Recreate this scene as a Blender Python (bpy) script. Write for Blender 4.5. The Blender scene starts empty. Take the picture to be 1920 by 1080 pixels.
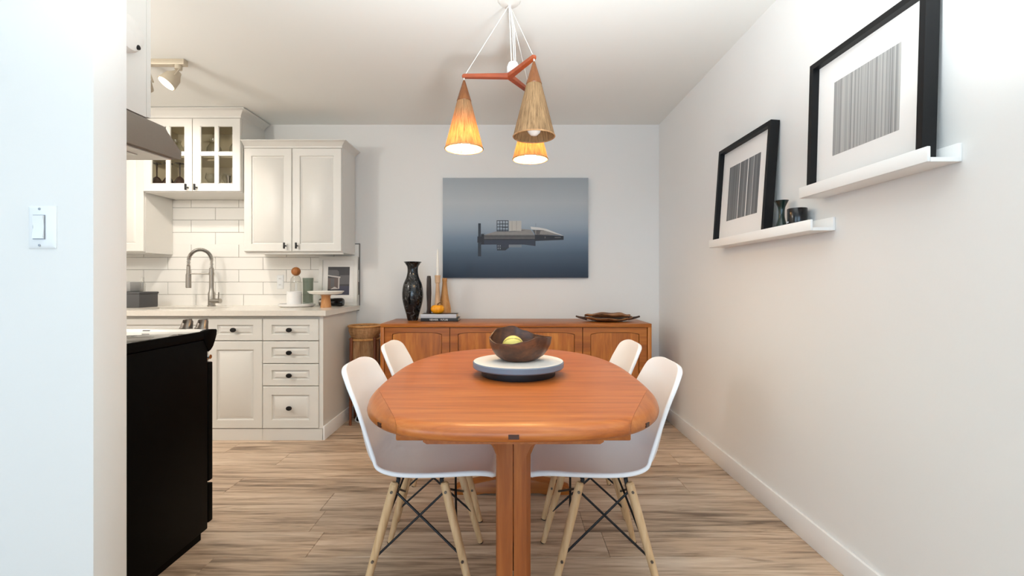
import bpy, bmesh, math, random
from mathutils import Vector, Matrix
C = bpy.context.scene
R = math.radians
random.seed(7)
# ------------------------------------------------------------------ camera
cam_d = bpy.data.cameras.new('camera')
cam = bpy.data.objects.new('camera', cam_d)
C.collection.objects.link(cam)
cam.location = (0, 0, 1.10)
cam.rotation_euler = (R(90), 0, 0)
cam_d.sensor_width = 36.0
cam_d.lens = 865 / 1920 * 36
cam_d.shift_x = 3 / 1920
cam_d.shift_y = -10.5 / 1920
cam_d.clip_start = 0.05
C.camera = cam
# ------------------------------------------------------------------ world, daylight, exposure
w = bpy.data.worlds.new('world'); C.world = w; w.use_nodes = True
w.node_tree.nodes['Background'].inputs[0].default_value = (0.72, 0.85, 1.0, 1)
w.node_tree.nodes['Background'].inputs[1].default_value = 1.2
C.view_settings.view_transform = 'Standard'
C.view_settings.look = 'None'
C.view_settings.gamma = 1.0
C.view_settings.use_curve_mapping = False
C.view_settings.exposure = 0.44
try:
    C.cycles.max_bounces = 10; C.cycles.diffuse_bounces = 6; C.cycles.glossy_bounces = 4
    C.cycles.transmission_bounces = 10; C.cycles.transparent_max_bounces = 12
    C.cycles.sample_clamp_indirect = 6.0; C.cycles.caustics_refractive = False; C.cycles.caustics_reflective = False
except Exception:
    pass
def light(name, kind, loc, rot, energy, color, **kw):
    d = bpy.data.lights.new(name, kind); d.energy = energy; d.color = color
    for k, v in kw.items(): setattr(d, k, v)
    o = bpy.data.objects.new(name, d); o.location = loc; o.rotation_euler = rot
    C.collection.objects.link(o); return o
# daylight entering by the big living-room window in the rear wall
light('window_daylight', 'AREA', (-0.75, -4.93, 1.35), (R(60), 0, 0), 66, (0.52, 0.77, 1.0), shape='RECTANGLE', size=3.5, size_y=2.0)
# added side daylight through an invented left-wall window, brightening the right wall
light('added_side_daylight', 'AREA', (-3.33, -2.4, 1.35), (R(58), 0, R(-90)), 50, (0.55, 0.79, 1.0), shape='RECTANGLE', size=2.6, size_y=1.9)
# added fill without lamp bodies: spots bounced off the living-room and dining-side ceiling
light('living_ceiling_fill', 'SPOT', (0.0, -1.5, 1.15), (R(180), 0, 0), 22, (0.88, 0.96, 1.0), spot_size=R(155), spot_blend=0.6, shadow_soft_size=0.15)
light('dining_ceiling_fill', 'SPOT', (0.15, 0.80, 1.25), (R(180), 0, 0), 120, (0.90, 0.97, 1.0), spot_size=R(155), spot_blend=0.6, shadow_soft_size=0.12)
# unseen light added behind the partition to brighten the kitchen fronts and ceiling
light('hidden_kitchen_fill', 'POINT', (-2.50, 1.75, 1.98), (0, 0, 0), 22, (1.0, 0.96, 0.90), shadow_soft_size=0.10)

# ------------------------------------------------------------------ materials
def nt(name):
    m = bpy.data.materials.new(name); m.use_nodes = True
    t = m.node_tree; b = t.nodes['Principled BSDF']; return m, t, b
def lin(c):
    return tuple(((v/255)/12.92 if v/255 <= 0.04045 else ((v/255+0.055)/1.055)**2.4) for v in c)
def setin(b, **kw):
    for k, v in kw.items():
        b.inputs[k.replace('_', ' ')].default_value = v
def plain(name, rgb, rough=0.5, metal=0.0, bump=0.0, bscale=40.0, var=0.04, **kw):
    m, t, b = nt(name); c = lin(rgb)
    b.inputs['Roughness'].default_value = rough; b.inputs['Metallic'].default_value = metal
    tc = t.nodes.new('ShaderNodeTexCoord'); n = t.nodes.new('ShaderNodeTexNoise')
    n.inputs['Scale'].default_value = bscale; n.inputs['Detail'].default_value = 3
    t.links.new(tc.outputs['Object'], n.inputs['Vector'])
    r = t.nodes.new('ShaderNodeValToRGB')
    r.color_ramp.elements[0].color = (*[v*(1-var) for v in c], 1); r.color_ramp.elements[1].color = (*[min(1, v*(1+var)) for v in c], 1)
    t.links.new(n.outputs['Fac'], r.inputs['Fac']); t.links.new(r.outputs['Color'], b.inputs['Base Color'])
    if bump:
        bp = t.nodes.new('ShaderNodeBump'); bp.inputs['Strength'].default_value = bump; bp.inputs['Distance'].default_value = 0.002
        t.links.new(n.outputs['Fac'], bp.inputs['Height']); t.links.new(bp.outputs['Normal'], b.inputs['Normal'])
    for k, v in kw.items(): b.inputs[k.replace('_', ' ')].default_value = v
    return m
def wood(name, dark, mid, light_, grain='X', rough=0.35, scale=1.0, rnd=False, contrast=1.0, coat=0.0, bump=0.06, streak=22.0, knots=0.0):
    """long grain along one axis, fine streaks across it"""
    m, t, b = nt(name)
    tc = t.nodes.new('ShaderNodeTexCoord'); mp = t.nodes.new('ShaderNodeMapping')
    st = {'X': (1, streak, streak), 'Y': (streak, 1, streak), 'Z': (streak, streak, 1)}[grain]
    mp.inputs['Scale'].default_value = tuple(v*scale for v in st)
    src = tc.outputs['Object']
    if rnd:
        oi = t.nodes.new('ShaderNodeObjectInfo'); mu = t.nodes.new('ShaderNodeVectorMath'); mu.operation = 'SCALE'
        cx = t.nodes.new('ShaderNodeCombineXYZ')
        for i in range(3): t.links.new(oi.outputs['Random'], cx.inputs[i])
        t.links.new(cx.outputs[0], mu.inputs[0]); mu.inputs['Scale'].default_value = 37.0
        ad = t.nodes.new('ShaderNodeVectorMath'); t.links.new(src, ad.inputs[0]); t.links.new(mu.outputs[0], ad.inputs[1]); src = ad.outputs[0]
    t.links.new(src, mp.inputs['Vector'])
    n1 = t.nodes.new('ShaderNodeTexNoise'); n1.inputs['Scale'].default_value = 1.6; n1.inputs['Detail'].default_value = 6; n1.inputs['Roughness'].default_value = 0.62; n1.inputs['Distortion'].default_value = 0.7
    t.links.new(mp.outputs[0], n1.inputs['Vector'])
    n2 = t.nodes.new('ShaderNodeTexNoise'); n2.inputs['Scale'].default_value = 7.0; n2.inputs['Detail'].default_value = 4
    t.links.new(mp.outputs[0], n2.inputs['Vector'])
    mx = t.nodes.new('ShaderNodeMath'); mx.operation = 'MULTIPLY_ADD'; mx.inputs[1].default_value = 0.35
    t.links.new(n2.outputs['Fac'], mx.inputs[0]); t.links.new(n1.outputs['Fac'], mx.inputs[2])
    val = mx.outputs[0]
    if rnd:
        ma = t.nodes.new('ShaderNodeMath'); ma.operation = 'MULTIPLY_ADD'; ma.inputs[1].default_value = 0.16
        t.links.new(oi.outputs['Random'], ma.inputs[0]); t.links.new(val, ma.inputs[2])
        sb = t.nodes.new('ShaderNodeMath'); sb.operation = 'SUBTRACT'; sb.inputs[1].default_value = 0.08
        t.links.new(ma.outputs[0], sb.inputs[0]); val = sb.outputs[0]
    r = t.nodes.new('ShaderNodeValToRGB'); e = r.color_ramp.elements
    w_ = 0.24/contrast
    e[0].position = max(0, 0.66-w_); e[0].color = (*lin(dark), 1); e[1].position = min(1, 0.68+w_); e[1].color = (*lin(light_), 1)
    k = e.new(0.67); k.color = (*lin(mid), 1)
    t.links.new(val, r.inputs['Fac']); t.links.new(r.outputs['Color'], b.inputs['Base Color'])
    if knots:
        mp3 = t.nodes.new('ShaderNodeMapping'); mp3.inputs['Scale'].default_value = (3.2, 30, 30); t.links.new(src, mp3.inputs['Vector'])
        n3 = t.nodes.new('ShaderNodeTexNoise'); n3.inputs['Scale'].default_value = 0.8; n3.inputs['Detail'].default_value = 5; n3.inputs['Roughness'].default_value = 0.6; n3.inputs['Distortion'].default_value = 1.6
        t.links.new(mp3.outputs[0], n3.inputs['Vector'])
        r3 = t.nodes.new('ShaderNodeValToRGB'); e3 = r3.color_ramp.elements
        e3[0].position = 0.56; e3[0].color = (1, 1, 1, 1); e3[1].position = 0.74; e3[1].color = (1-knots, 1-knots*1.08, 1-knots*1.15, 1)
        t.links.new(n3.outputs['Fac'], r3.inputs['Fac'])
        ml = t.nodes.new('ShaderNodeMixRGB'); ml.blend_type = 'MULTIPLY'; ml.inputs[0].default_value = 1.0
        t.links.new(r.outputs['Color'], ml.inputs[1]); t.links.new(r3.outputs['Color'], ml.inputs[2]); t.links.new(ml.outputs[0], b.inputs['Base Color'])
    b.inputs['Roughness'].default_value = rough; b.inputs['Coat Weight'].default_value = coat; b.inputs['Coat Roughness'].default_value = 0.2
    if bump:
        bp = t.nodes.new('ShaderNodeBump'); bp.inputs['Strength'].default_value = bump; bp.inputs['Distance'].default_value = 0.001
        t.links.new(val, bp.inputs['Height']); t.links.new(bp.outputs['Normal'], b.inputs['Normal'])
    return m
def glass(name, rgb=(255, 255, 255), rough=0.0):
    m, t, b = nt(name)
    setin(b, Base_Color=(*lin(rgb), 1), Roughness=rough, IOR=1.45, Transmission_Weight=1.0); return m
def thin(name, rgb, rough=0.02, k=1.0):
    m, t, b = nt(name); out = t.nodes['Material Output']
    tr = t.nodes.new('ShaderNodeBsdfTransparent'); tr.inputs[0].default_value = (*lin(rgb), 1)
    gl = t.nodes.new('ShaderNodeBsdfGlossy'); gl.inputs['Roughness'].default_value = rough
    fr = t.nodes.new('ShaderNodeLayerWeight'); fr.inputs[0].default_value = 0.5
    pw = t.nodes.new('ShaderNodeMath'); pw.operation = 'POWER'; pw.inputs[1].default_value = 4.0; t.links.new(fr.outputs['Facing'], pw.inputs[0])
    mu = t.nodes.new('ShaderNodeMath'); mu.operation = 'MULTIPLY_ADD'; mu.inputs[1].default_value = 0.55*k; mu.inputs[2].default_value = 0.03*k; t.links.new(pw.outputs[0], mu.inputs[0])
    mx = t.nodes.new('ShaderNodeMixShader'); t.links.new(mu.outputs[0], mx.inputs[0]); t.links.new(tr.outputs[0], mx.inputs[1]); t.links.new(gl.outputs[0], mx.inputs[2])
    t.links.new(mx.outputs[0], out.inputs['Surface']); return m
def emit(name, rgb, s):
    m, t, b = nt(name)
    setin(b, Base_Color=(*lin(rgb), 1), Emission_Color=(*lin(rgb), 1), Emission_Strength=s); return m

M = {}
M['wall'] = plain('wall_paint', (231, 230, 228), 0.65, bump=0.05, bscale=160, var=0.006)
M['ceiling'] = plain('ceiling_paint', (236, 237, 234), 0.85, bump=0.08, bscale=220, var=0.008)
M['trim'] = plain('trim_paint', (240, 240, 240), 0.4, var=0.01)
M['plank'] = wood('oak_vinyl', (118, 97, 79), (194, 169, 144), (222, 202, 180), 'X', 0.42, 1.0, rnd=True, contrast=1.1, streak=15, knots=0.45)
M['joint'] = plain('floor_joint', (92, 78, 66), 0.8)
M['cab'] = plain('cabinet_white', (224, 222, 217), 0.36, var=0.008)
M['cab_in'] = plain('cabinet_inside', (208, 197, 172), 0.6, var=0.02)
M['tile'] = plain('glazed_tile', (240, 238, 234), 0.16, bump=0.02, bscale=9, var=0.012)
M['grout'] = plain('grey_grout', (128, 124, 120), 0.9, var=0.05)
M['counter'] = plain('quartz', (226, 220, 210), 0.22, bscale=70, var=0.05)
M['black'] = plain('black_enamel', (7, 7, 7), 0.5, var=0.1, Specular_IOR_Level=0.05)
M['cooktop'] = plain('black_glass', (6, 6, 7), 0.03, var=0.05, IOR=1.9)
M['steel'] = plain('brushed_steel', (168, 163, 156), 0.34, 1.0, var=0.06, bscale=90)
M['hoodsteel'] = plain('hood_steel', (136, 127, 117), 0.55, 0.15, var=0.04, bscale=90)
M['chrome'] = plain('polished_steel', (205, 203, 200), 0.16, 1.0)
M['panelsteel'] = plain('pale_steel', (226, 224, 220), 0.3, 0.6)
M['knobsteel'] = plain('dark_knob_steel', (120, 112, 104), 0.35, 0.9)
M['blackmetal'] = plain('black_metal', (22, 22, 24), 0.42, 0.3)
M['plastic'] = plain('chair_plastic', (240, 239, 240), 0.38, var=0.004)
M['ash'] = wood('beech_dowel', (182, 138, 92), (212, 174, 130), (228, 196, 156), 'Z', 0.4, 1.0, streak=14)
M['tabletop'] = wood('teak_top', (140, 70, 24), (182, 98, 40), (206, 126, 60), 'X', 0.38, 1.1, contrast=0.75, coat=0.08, streak=16)
M['tableside'] = wood('teak_corner', (134, 70, 26), (172, 96, 40), (196, 122, 60), 'Y', 0.38, 1.1, contrast=0.75, coat=0.08, streak=14)
M['tableleg'] = wood('teak_leg', (116, 56, 16), (146, 76, 28), (174, 102, 46), 'Z', 0.36, 1.0, contrast=0.8, streak=14)
M['inlay'] = plain('dark_inlay', (70, 38, 24), 0.4, var=0.15)
M['side'] = wood('sideboard_teak', (124, 66, 18), (160, 90, 28), (188, 116, 46), 'X', 0.36, 1.0, contrast=0.8, streak=14)
M['sidev'] = wood('sideboard_panel', (128, 68, 20), (172, 100, 34), (202, 132, 56), 'Z', 0.36, 1.0, contrast=0.95, streak=9)
M['bowl'] = wood('walnut_bowl', (44, 24, 14), (80, 46, 28), (128, 78, 46), 'X', 0.38, 6.0, contrast=0.7, streak=2.2)
M['greyrim'] = plain('blue_grey_rim', (112, 126, 142), 0.4, var=0.02)
M['cream'] = plain('cream_top', (238, 234, 228), 0.45, var=0.01)
M['darkfoot'] = plain('dark_foot', (18, 18, 22), 0.5)
M['frame'] = plain('frame_black', (9, 10, 13), 0.5, var=0.1, Specular_IOR_Level=0.3)
M['mat'] = plain('mat_board', (236, 233, 230), 0.8, var=0.006)
M['ledge'] = plain('ledge_white', (242, 241, 239), 0.4, var=0.006)
M['cord'] = plain('white_cord', (222, 218, 212), 0.6)
M['lampwood'] = wood('lamp_teak', (88, 46, 16), (114, 64, 24), (134, 80, 34), 'Z', 0.42, 2.0, streak=9)
M['armwood'] = wood('lamp_arm', (120, 48, 20), (150, 66, 30), (168, 82, 42), 'X', 0.36, 2.0, streak=12)
M['pale'] = wood('pale_holder', (176, 138, 104), (200, 164, 128), (214, 182, 148), 'Z', 0.5, 2.0, streak=8)
M['tan'] = wood('tan_holder', (172, 116, 62), (200, 146, 86), (214, 166, 108), 'Z', 0.5, 2.0, streak=8)
M['darkwood'] = wood('dark_holder', (22, 14, 14), (36, 24, 22), (60, 38, 30), 'Z', 0.4, 3.0, streak=6)
M['wax'] = plain('white_wax', (244, 240, 232), 0.5)
M['pumpkin'] = plain('pumpkin_skin', (240, 162, 24), 0.42, bscale=25, var=0.12)
M['stem'] = plain('dry_stem', (112, 86, 50), 0.8, var=0.2)
M['rattan'] = wood('rattan', (136, 96, 58), (178, 134, 90), (204, 166, 122), 'Z', 0.6, 4.0, streak=5)
M['standwood'] = wood('stand_wood', (92, 48, 24), (124, 68, 38), (146, 88, 52), 'Z', 0.45, 2.0, streak=10)
M['cake'] = plain('white_ceramic', (244, 242, 236), 0.25)
M['marble'] = plain('white_marble', (236, 236, 236), 0.3, bscale=14, var=0.05)
M['oak'] = wood('oak_base', (164, 104, 54), (192, 132, 78), (208, 154, 100), 'Z', 0.5, 3.0, streak=6)
M['ball'] = wood('ball_wood', (142, 84, 36), (172, 106, 50), (190, 128, 70), 'Z', 0.4, 5.0, streak=4)
M['clear'] = thin('clear_glass', (250, 250, 249), 0.08, 2.0)
M['pane'] = thin('pane_glass', (252, 252, 249), 0.03, 0.45)
M['green'] = thin('green_glass', (218, 223, 218), 0.08, 1.6)
M['amber'] = plain('smoked_glass', (50, 33, 25), 0.08)
M['grey'] = plain('grey_box', (78, 78, 80), 0.6)
M['greylid'] = plain('grey_lid', (150, 150, 150), 0.5)
M['detector'] = plain('white_plastic', (226, 223, 218), 0.5)
M['switch'] = plain('switch_plastic', (236, 238, 240), 0.35, var=0.004)
M['screw'] = plain('screw_grey', (150, 154, 160), 0.4, 0.6)
M['greenvase'] = plain('dark_green_glaze', (24, 44, 40), 0.12, var=0.3, bscale=20)
M['blackglaze'] = plain('black_glaze', (14, 15, 18), 0.18)
M['paper'] = plain('page_paper', (200, 190, 170), 0.8)
M['bookgrey'] = plain('grey_cover', (186, 192, 202), 0.5)
M['bookdark'] = plain('dark_grey_cover', (66, 66, 70), 0.5)
M['bookblack'] = plain('black_cover', (22, 23, 27), 0.45)
M['ink'] = plain('white_ink', (232, 232, 232), 0.6)
M['bulboff'] = plain('frosted_bulb', (236, 234, 230), 0.35)
M['bulb'] = emit('lit_bulb', (255, 214, 150), 230)
M['spotface'] = emit('spot_face', (255, 232, 198), 6)
M['tracknickel'] = plain('satin_nickel', (196, 184, 164), 0.4, 0.25)
# black vase with silvery crackle
def crackle():
    m, t, b = nt('crackle_glaze')
    tc = t.nodes.new('ShaderNodeTexCoord'); n = t.nodes.new('ShaderNodeTexNoise'); n.inputs['Scale'].default_value = 24; n.inputs['Detail'].default_value = 6; n.inputs['Distortion'].default_value = 2.2
    t.links.new(tc.outputs['Object'], n.inputs['Vector'])
    r = t.nodes.new('ShaderNodeValToRGB'); e = r.color_ramp.elements
    e[0].position = 0.5; e[0].color = (*lin((16, 17, 19)), 1); e[1].position = 0.68; e[1].color = (*lin((92, 94, 95)), 1)
    k = e.new(0.57); k.color = (*lin((46, 48, 50)), 1)
    t.links.new(n.outputs['Fac'], r.inputs['Fac']); t.links.new(r.outputs['Color'], b.inputs['Base Color'])
    b.inputs['Roughness'].default_value = 0.14; return m
M['crackle'] = crackle()
# translucent jute thread shade
def jute(name, tint):
    m, t, b = nt(name); out = t.nodes['Material Output']
    tc = t.nodes.new('ShaderNodeTexCoord'); sx = t.nodes.new('ShaderNodeSeparateXYZ'); t.links.new(tc.outputs['Object'], sx.inputs[0])
    at = t.nodes.new('ShaderNodeMath'); at.operation = 'ARCTAN2'; t.links.new(sx.outputs['Y'], at.inputs[0]); t.links.new(sx.outputs['X'], at.inputs[1])
    cz = t.nodes.new('ShaderNodeMath'); cz.operation = 'MULTIPLY'; cz.inputs[1].default_value = 1.2; t.links.new(sx.outputs['Z'], cz.inputs[0])
    cx = t.nodes.new('ShaderNodeCombineXYZ'); t.links.new(at.outputs[0], cx.inputs[0]); t.links.new(cz.outputs[0], cx.inputs[1])
    n = t.nodes.new('ShaderNodeTexNoise'); n.inputs['Scale'].default_value = 11; n.inputs['Detail'].default_value = 5; n.inputs['Roughness'].default_value = 0.7
    t.links.new(cx.outputs[0], n.inputs['Vector'])
    r = t.nodes.new('ShaderNodeValToRGB'); e = r.color_ramp.elements
    e[0].position = 0.3; e[0].color = (*lin((100, 74, 48)), 1); e[1].position = 0.7; e[1].color = (*lin((172, 138, 98)), 1)
    t.links.new(n.outputs['Fac'], r.inputs['Fac'])
    b.inputs['Roughness'].default_value = 0.9; t.links.new(r.outputs['Color'], b.inputs['Base Color'])
    r2 = t.nodes.new('ShaderNodeValToRGB'); e = r2.color_ramp.elements
    e[0].position = 0.35; e[0].color = (*lin(tuple(v*0.55 for v in tint)), 1); e[1].position = 0.68; e[1].color = (*lin(tint), 1)
    t.links.new(n.outputs['Fac'], r2.inputs['Fac'])
    tr = t.nodes.new('ShaderNodeBsdfTranslucent'); t.links.new(r2.outputs['Color'], tr.inputs['Color'])
    mix = t.nodes.new('ShaderNodeMixShader'); mix.inputs[0].default_value = 0.055
    t.links.new(b.outputs[0], mix.inputs[1]); t.links.new(tr.outputs[0], mix.inputs[2]); t.links.new(mix.outputs[0], out.inputs['Surface'])
    bp = t.nodes.new('ShaderNodeBump'); bp.inputs['Strength'].default_value = 0.5; bp.inputs['Distance'].default_value = 0.003
    t.links.new(n.outputs['Fac'], bp.inputs['Height']); t.links.new(bp.outputs['Normal'], b.inputs['Normal'])
    return m
M['jute'] = jute('jute_thread', (252, 160, 70))
# printed pictures
def ramp_print(name, stops, z0, z1):
    m, t, b = nt(name)
    tc = t.nodes.new('ShaderNodeTexCoord'); sx = t.nodes.new('ShaderNodeSeparateXYZ'); t.links.new(tc.outputs['Object'], sx.inputs[0])
    mr = t.nodes.new('ShaderNodeMapRange'); mr.inputs[1].default_value = z1; mr.inputs[2].default_value = z0
    t.links.new(sx.outputs['Z'], mr.inputs[0])
    r = t.nodes.new('ShaderNodeValToRGB'); e = r.color_ramp.elements
    e[0].position = stops[0][0]; e[0].color = (*lin(stops[0][1]), 1); e[1].position = stops[-1][0]; e[1].color = (*lin(stops[-1][1]), 1)
    for p, c in stops[1:-1]:
        k = e.new(p); k.color = (*lin(c), 1)
    t.links.new(mr.outputs[0], r.inputs['Fac']); t.links.new(r.outputs['Color'], b.inputs['Base Color'])
    b.inputs['Roughness'].default_value = 0.6; return m
def stripe_print(name, scale, stops, axis='Y', detail=3):
    m, t, b = nt(name)
    tc = t.nodes.new('ShaderNodeTexCoord'); mp = t.nodes.new('ShaderNodeMapping')
    mp.inputs['Scale'].default_value = (0.0, scale, 0.25)
    t.links.new(tc.outputs['Object'], mp.inputs['Vector'])
    n = t.nodes.new('ShaderNodeTexNoise'); n.inputs['Scale'].default_value = 1.0; n.inputs['Detail'].default_value = detail; n.inputs['Roughness'].default_value = 0.7
    t.links.new(mp.outputs[0], n.inputs['Vector'])
    r = t.nodes.new('ShaderNodeValToRGB'); e = r.color_ramp.elements
    e[0].position = stops[0][0]; e[0].color = (*lin(stops[0][1]), 1); e[1].position = stops[-1][0]; e[1].color = (*lin(stops[-1][1]), 1)
    for p, c in stops[1:-1]:
        k = e.new(p); k.color = (*lin(c), 1)
    t.links.new(n.outputs['Fac'], r.inputs['Fac']); t.links.new(r.outputs['Color'], b.inputs['Base Color'])
    b.inputs['Roughness'].default_value = 0.7; return m

# ------------------------------------------------------------------ mesh helpers
def box(bm, x0, x1, y0, y1, z0, z1, bev=0.0, seg=2, mi=0):
    x0, x1 = min(x0, x1), max(x0, x1); y0, y1 = min(y0, y1), max(y0, y1); z0, z1 = min(z0, z1), max(z0, z1)
    vs = [bm.verts.new(p) for p in ((x0,y0,z0),(x1,y0,z0),(x1,y1,z0),(x0,y1,z0),(x0,y0,z1),(x1,y0,z1),(x1,y1,z1),(x0,y1,z1))]
    fs = [bm.faces.new([vs[i] for i in f]) for f in ((0,3,2,1),(4,5,6,7),(0,1,5,4),(1,2,6,5),(2,3,7,6),(3,0,4,7))]
    for f in fs: f.material_index = mi
    if bev:
        es = list({e for f in fs for e in f.edges})
        bmesh.ops.bevel(bm, geom=es, offset=bev, segments=seg, profile=0.5, affect='EDGES', clamp_overlap=True)
def rings(bm, loops, close_start=True, close_end=True, closed=True, mi=0):
    """bridge successive loops of equal length"""
    vl = [[bm.verts.new(p) for p in lp] for lp in loops]
    n = len(loops[0])
    for a, b in zip(vl, vl[1:]):
        for i in range(n if closed else n-1):
            j = (i+1) % n
            f = bm.faces.new((a[i], a[j], b[j], b[i])); f.material_index = mi
    if close_start: bm.faces.new(list(reversed(vl[0]))).material_index = mi
    if close_end: bm.faces.new(vl[-1]).material_index = mi
    return vl
def lathe(bm, prof, c=(0, 0, 0), n=32, axis='Z', mi=0, caps=(True, True)):
    loops = []
    for r, z in prof:
        r = max(r, 1e-4); lp = []
        for i in range(n):
            a = 2*math.pi*i/n; u, v = r*math.cos(a), r*math.sin(a)
            p = {'Z': (u, v, z), 'Y': (u, z, -v), 'X': (z, u, v)}[axis]
            lp.append((c[0]+p[0], c[1]+p[1], c[2]+p[2]))
        loops.append(lp)
    rings(bm, loops, *caps, mi=mi)
def tube(bm, pts, r, n=10, caps=True, mi=0):
    pts = [Vector(p) for p in pts]; rs = r if isinstance(r, (list, tuple)) else [r]*len(pts)
    up = None; loops = []
    for i, p in enumerate(pts):
        d = (pts[min(i+1, len(pts)-1)]-pts[max(i-1, 0)]).normalized()
        if up is None:
            up = d.orthogonal().normalized()
        up = (up-d*up.dot(d)).normalized(); s = d.cross(up)
        loops.append([p+(up*math.cos(2*math.pi*k/n)+s*math.sin(2*math.pi*k/n))*rs[i] for k in range(n)])
    rings(bm, loops, caps, caps, mi=mi)
def prism(bm, poly, axis, a, b, bev=0.0, mi=0):
    """polygon in the two other axes, extruded along axis from a to b"""
    def P(u, v, w): return {'X': (w, u, v), 'Y': (u, w, v), 'Z': (u, v, w)}[axis]
    A = [bm.verts.new(P(u, v, a)) for u, v in poly]; B = [bm.verts.new(P(u, v, b)) for u, v in poly]
    n = len(poly); fs = [bm.faces.new(A), bm.faces.new(list(reversed(B)))]
    for i in range(n):
        j = (i+1) % n; fs.append(bm.faces.new((A[j], A[i], B[i], B[j])))
    for f in fs: f.material_index = mi
    if bev:
        es = list({e for f in fs for e in f.edges})
        bmesh.ops.bevel(bm, geom=es, offset=bev, segments=2, profile=0.5, affect='EDGES', clamp_overlap=True)
def ball(bm, c, r, n=24, sz=1.0):
    lathe(bm, [(r*math.sin(math.pi*i/(n//2)), -r*sz*math.cos(math.pi*i/(n//2))) for i in range(n//2+1)], c, n, caps=(False, False))
def finish(bm, ang=35):
    bmesh.ops.remove_doubles(bm, verts=bm.verts, dist=1e-6)
    bmesh.ops.recalc_face_normals(bm, faces=bm.faces)
    for f in bm.faces: f.smooth = True
    for e in bm.edges:
        if len(e.link_faces) > 2 or (len(e.link_faces) == 2 and e.calc_face_angle(0) > R(ang)): e.smooth = False
def obj(name, bm, mats, parent=None, label=None, ang=35, origin=None, fin=True):
    if fin: finish(bm, ang)
    o_ = Vector(origin) if origin else None
    if o_ is not None: bmesh.ops.translate(bm, verts=bm.verts, vec=-o_)
    me = bpy.data.meshes.new(name); bm.to_mesh(me); bm.free()
    for m in (mats if isinstance(mats, (list, tuple)) else [mats]): me.materials.append(m)
    o = bpy.data.objects.new(name, me); C.collection.objects.link(o)
    if o_ is not None: o.location = o_
    if parent is not None:
        o.parent = parent; o.matrix_parent_inverse = INV[parent.name].copy()
    if label: o['label'] = label
    return link_inv(o)
INV = {}
def link_inv(o):
    # inverse of the object's own world translation, so that children can be built in world coordinates
    t = Vector(o.location)
    INV[o.name] = Matrix.Translation(-t); return o
def mk(name, fn, mats, parent=None, **kw):
    bm = bmesh.new(); fn(bm); return obj(name, bm, mats, parent, **kw)
def tag(o, label, cat, group=None):
    o['label'] = label; o['category'] = cat
    if group: o['group'] = group
    return o
def thing(name, label, cat, loc=(0, 0, 0), group=None):
    o = bpy.data.objects.new(name, None); o.empty_display_size = 0.05; C.collection.objects.link(o); o.location = loc
    INV[o.name] = Matrix.Translation(-Vector(loc)); return tag(o, label, cat, group)
def struct(name, bm_fn, mat, parent=None, **kw):
    o = mk(name, bm_fn, mat, parent, **kw); o['kind'] = 'structure'; return o
def dup(root, loc, label, rotz=0.0):
    r = root.copy(); C.collection.objects.link(r); r.location = loc; r.rotation_euler[2] = rotz; r['label'] = label
    for ch in list(root.children):
        c = ch.copy(); C.collection.objects.link(c); c.parent = r
        for g in list(ch.children):
            d = g.copy(); C.collection.objects.link(d); d.parent = c
    return r
def boxes(*bs, bev=0.0):
    def f(bm):
        for b in bs: box(bm, *b, bev=bev)
    return f
def smooth_pts(ctrl, k=6):
    """Catmull-Rom through tuples"""
    P = [ctrl[0]]+list(ctrl)+[ctrl[-1]]; out = []
    for i in range(1, len(P)-2):
        for j in range(k):
            t = j/k; a, b, c, d = P[i-1], P[i], P[i+1], P[i+2]
            out.append(tuple(0.5*((2*b[q])+(-a[q]+c[q])*t+(2*a[q]-5*b[q]+4*c[q]-d[q])*t*t+(-a[q]+3*b[q]-3*c[q]+d[q])*t**3) for q in range(len(b))))
    out.append(tuple(ctrl[-1])); return out

# ------------------------------------------------------------------ room shell
XR, XL, YB, YR, ZC = 1.262, -3.40, 3.921, -5.0, 2.44
floor = struct('floor', boxes((XL, XR, YR, YB, -0.06, -0.009)), M['joint'])
wall_back = struct('wall_back', boxes((XL-0.1, XR+0.1, YB, YB+0.12, 0, ZC)), M['wall'])
struct('wall_right', boxes((XR, XR+0.12, YR, YB, 0, ZC)), M['wall'])
LWY0, LWY1 = -3.75, -1.05
struct('wall_left', boxes((XL-0.12, XL, YR, LWY0, 0, ZC), (XL-0.12, XL, LWY1, YB, 0, ZC), (XL-0.12, XL, LWY0, LWY1, 0, 0.3), (XL-0.12, XL, LWY0, LWY1, 2.3, ZC)), M['wall'])
def wframe2(bm):
    for y in (LWY0, (LWY0+LWY1)/2-0.03, LWY1-0.06): box(bm, XL-0.09, XL-0.03, y, y+0.06, 0.3, 2.3)
    for z in (0.3, 2.24): box(bm, XL-0.09, XL-0.03, LWY0, LWY1, z, z+0.06)
struct('added_window_2', wframe2, M['trim'])  # unseen window put in to let side daylight onto the right wall
struct('wall_partition', lambda bm: box(bm, XL, -1.130, 1.25, 1.36, 0, ZC, bev=0.003), M['wall'])
struct('ceiling', boxes((XL-0.1, XR+0.1, YR-0.1, YB+0.1, ZC, ZC+0.1)), M['ceiling'])
WX0, WX1, WZ0, WZ1 = -2.6, 1.05, 0.15, 2.30
def rear(bm):
    box(bm, XL, WX0, YR-0.12, YR, 0, ZC); box(bm, WX1, XR, YR-0.12, YR, 0, ZC)
    box(bm, WX0, WX1, YR-0.12, YR, 0, WZ0); box(bm, WX0, WX1, YR-0.12, YR, WZ1, ZC)
struct('wall_rear', rear, M['wall'])
def wframe(bm):
    for x in (WX0, (WX0+WX1)/2-0.03, WX1-0.06): box(bm, x, x+0.06, YR-0.09, YR-0.03, WZ0, WZ1)
    for z in (WZ0, WZ1-0.06): box(bm, WX0, WX1, YR-0.09, YR-0.03, z, z+0.06)
struct('window_1', wframe, M['trim'])
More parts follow.
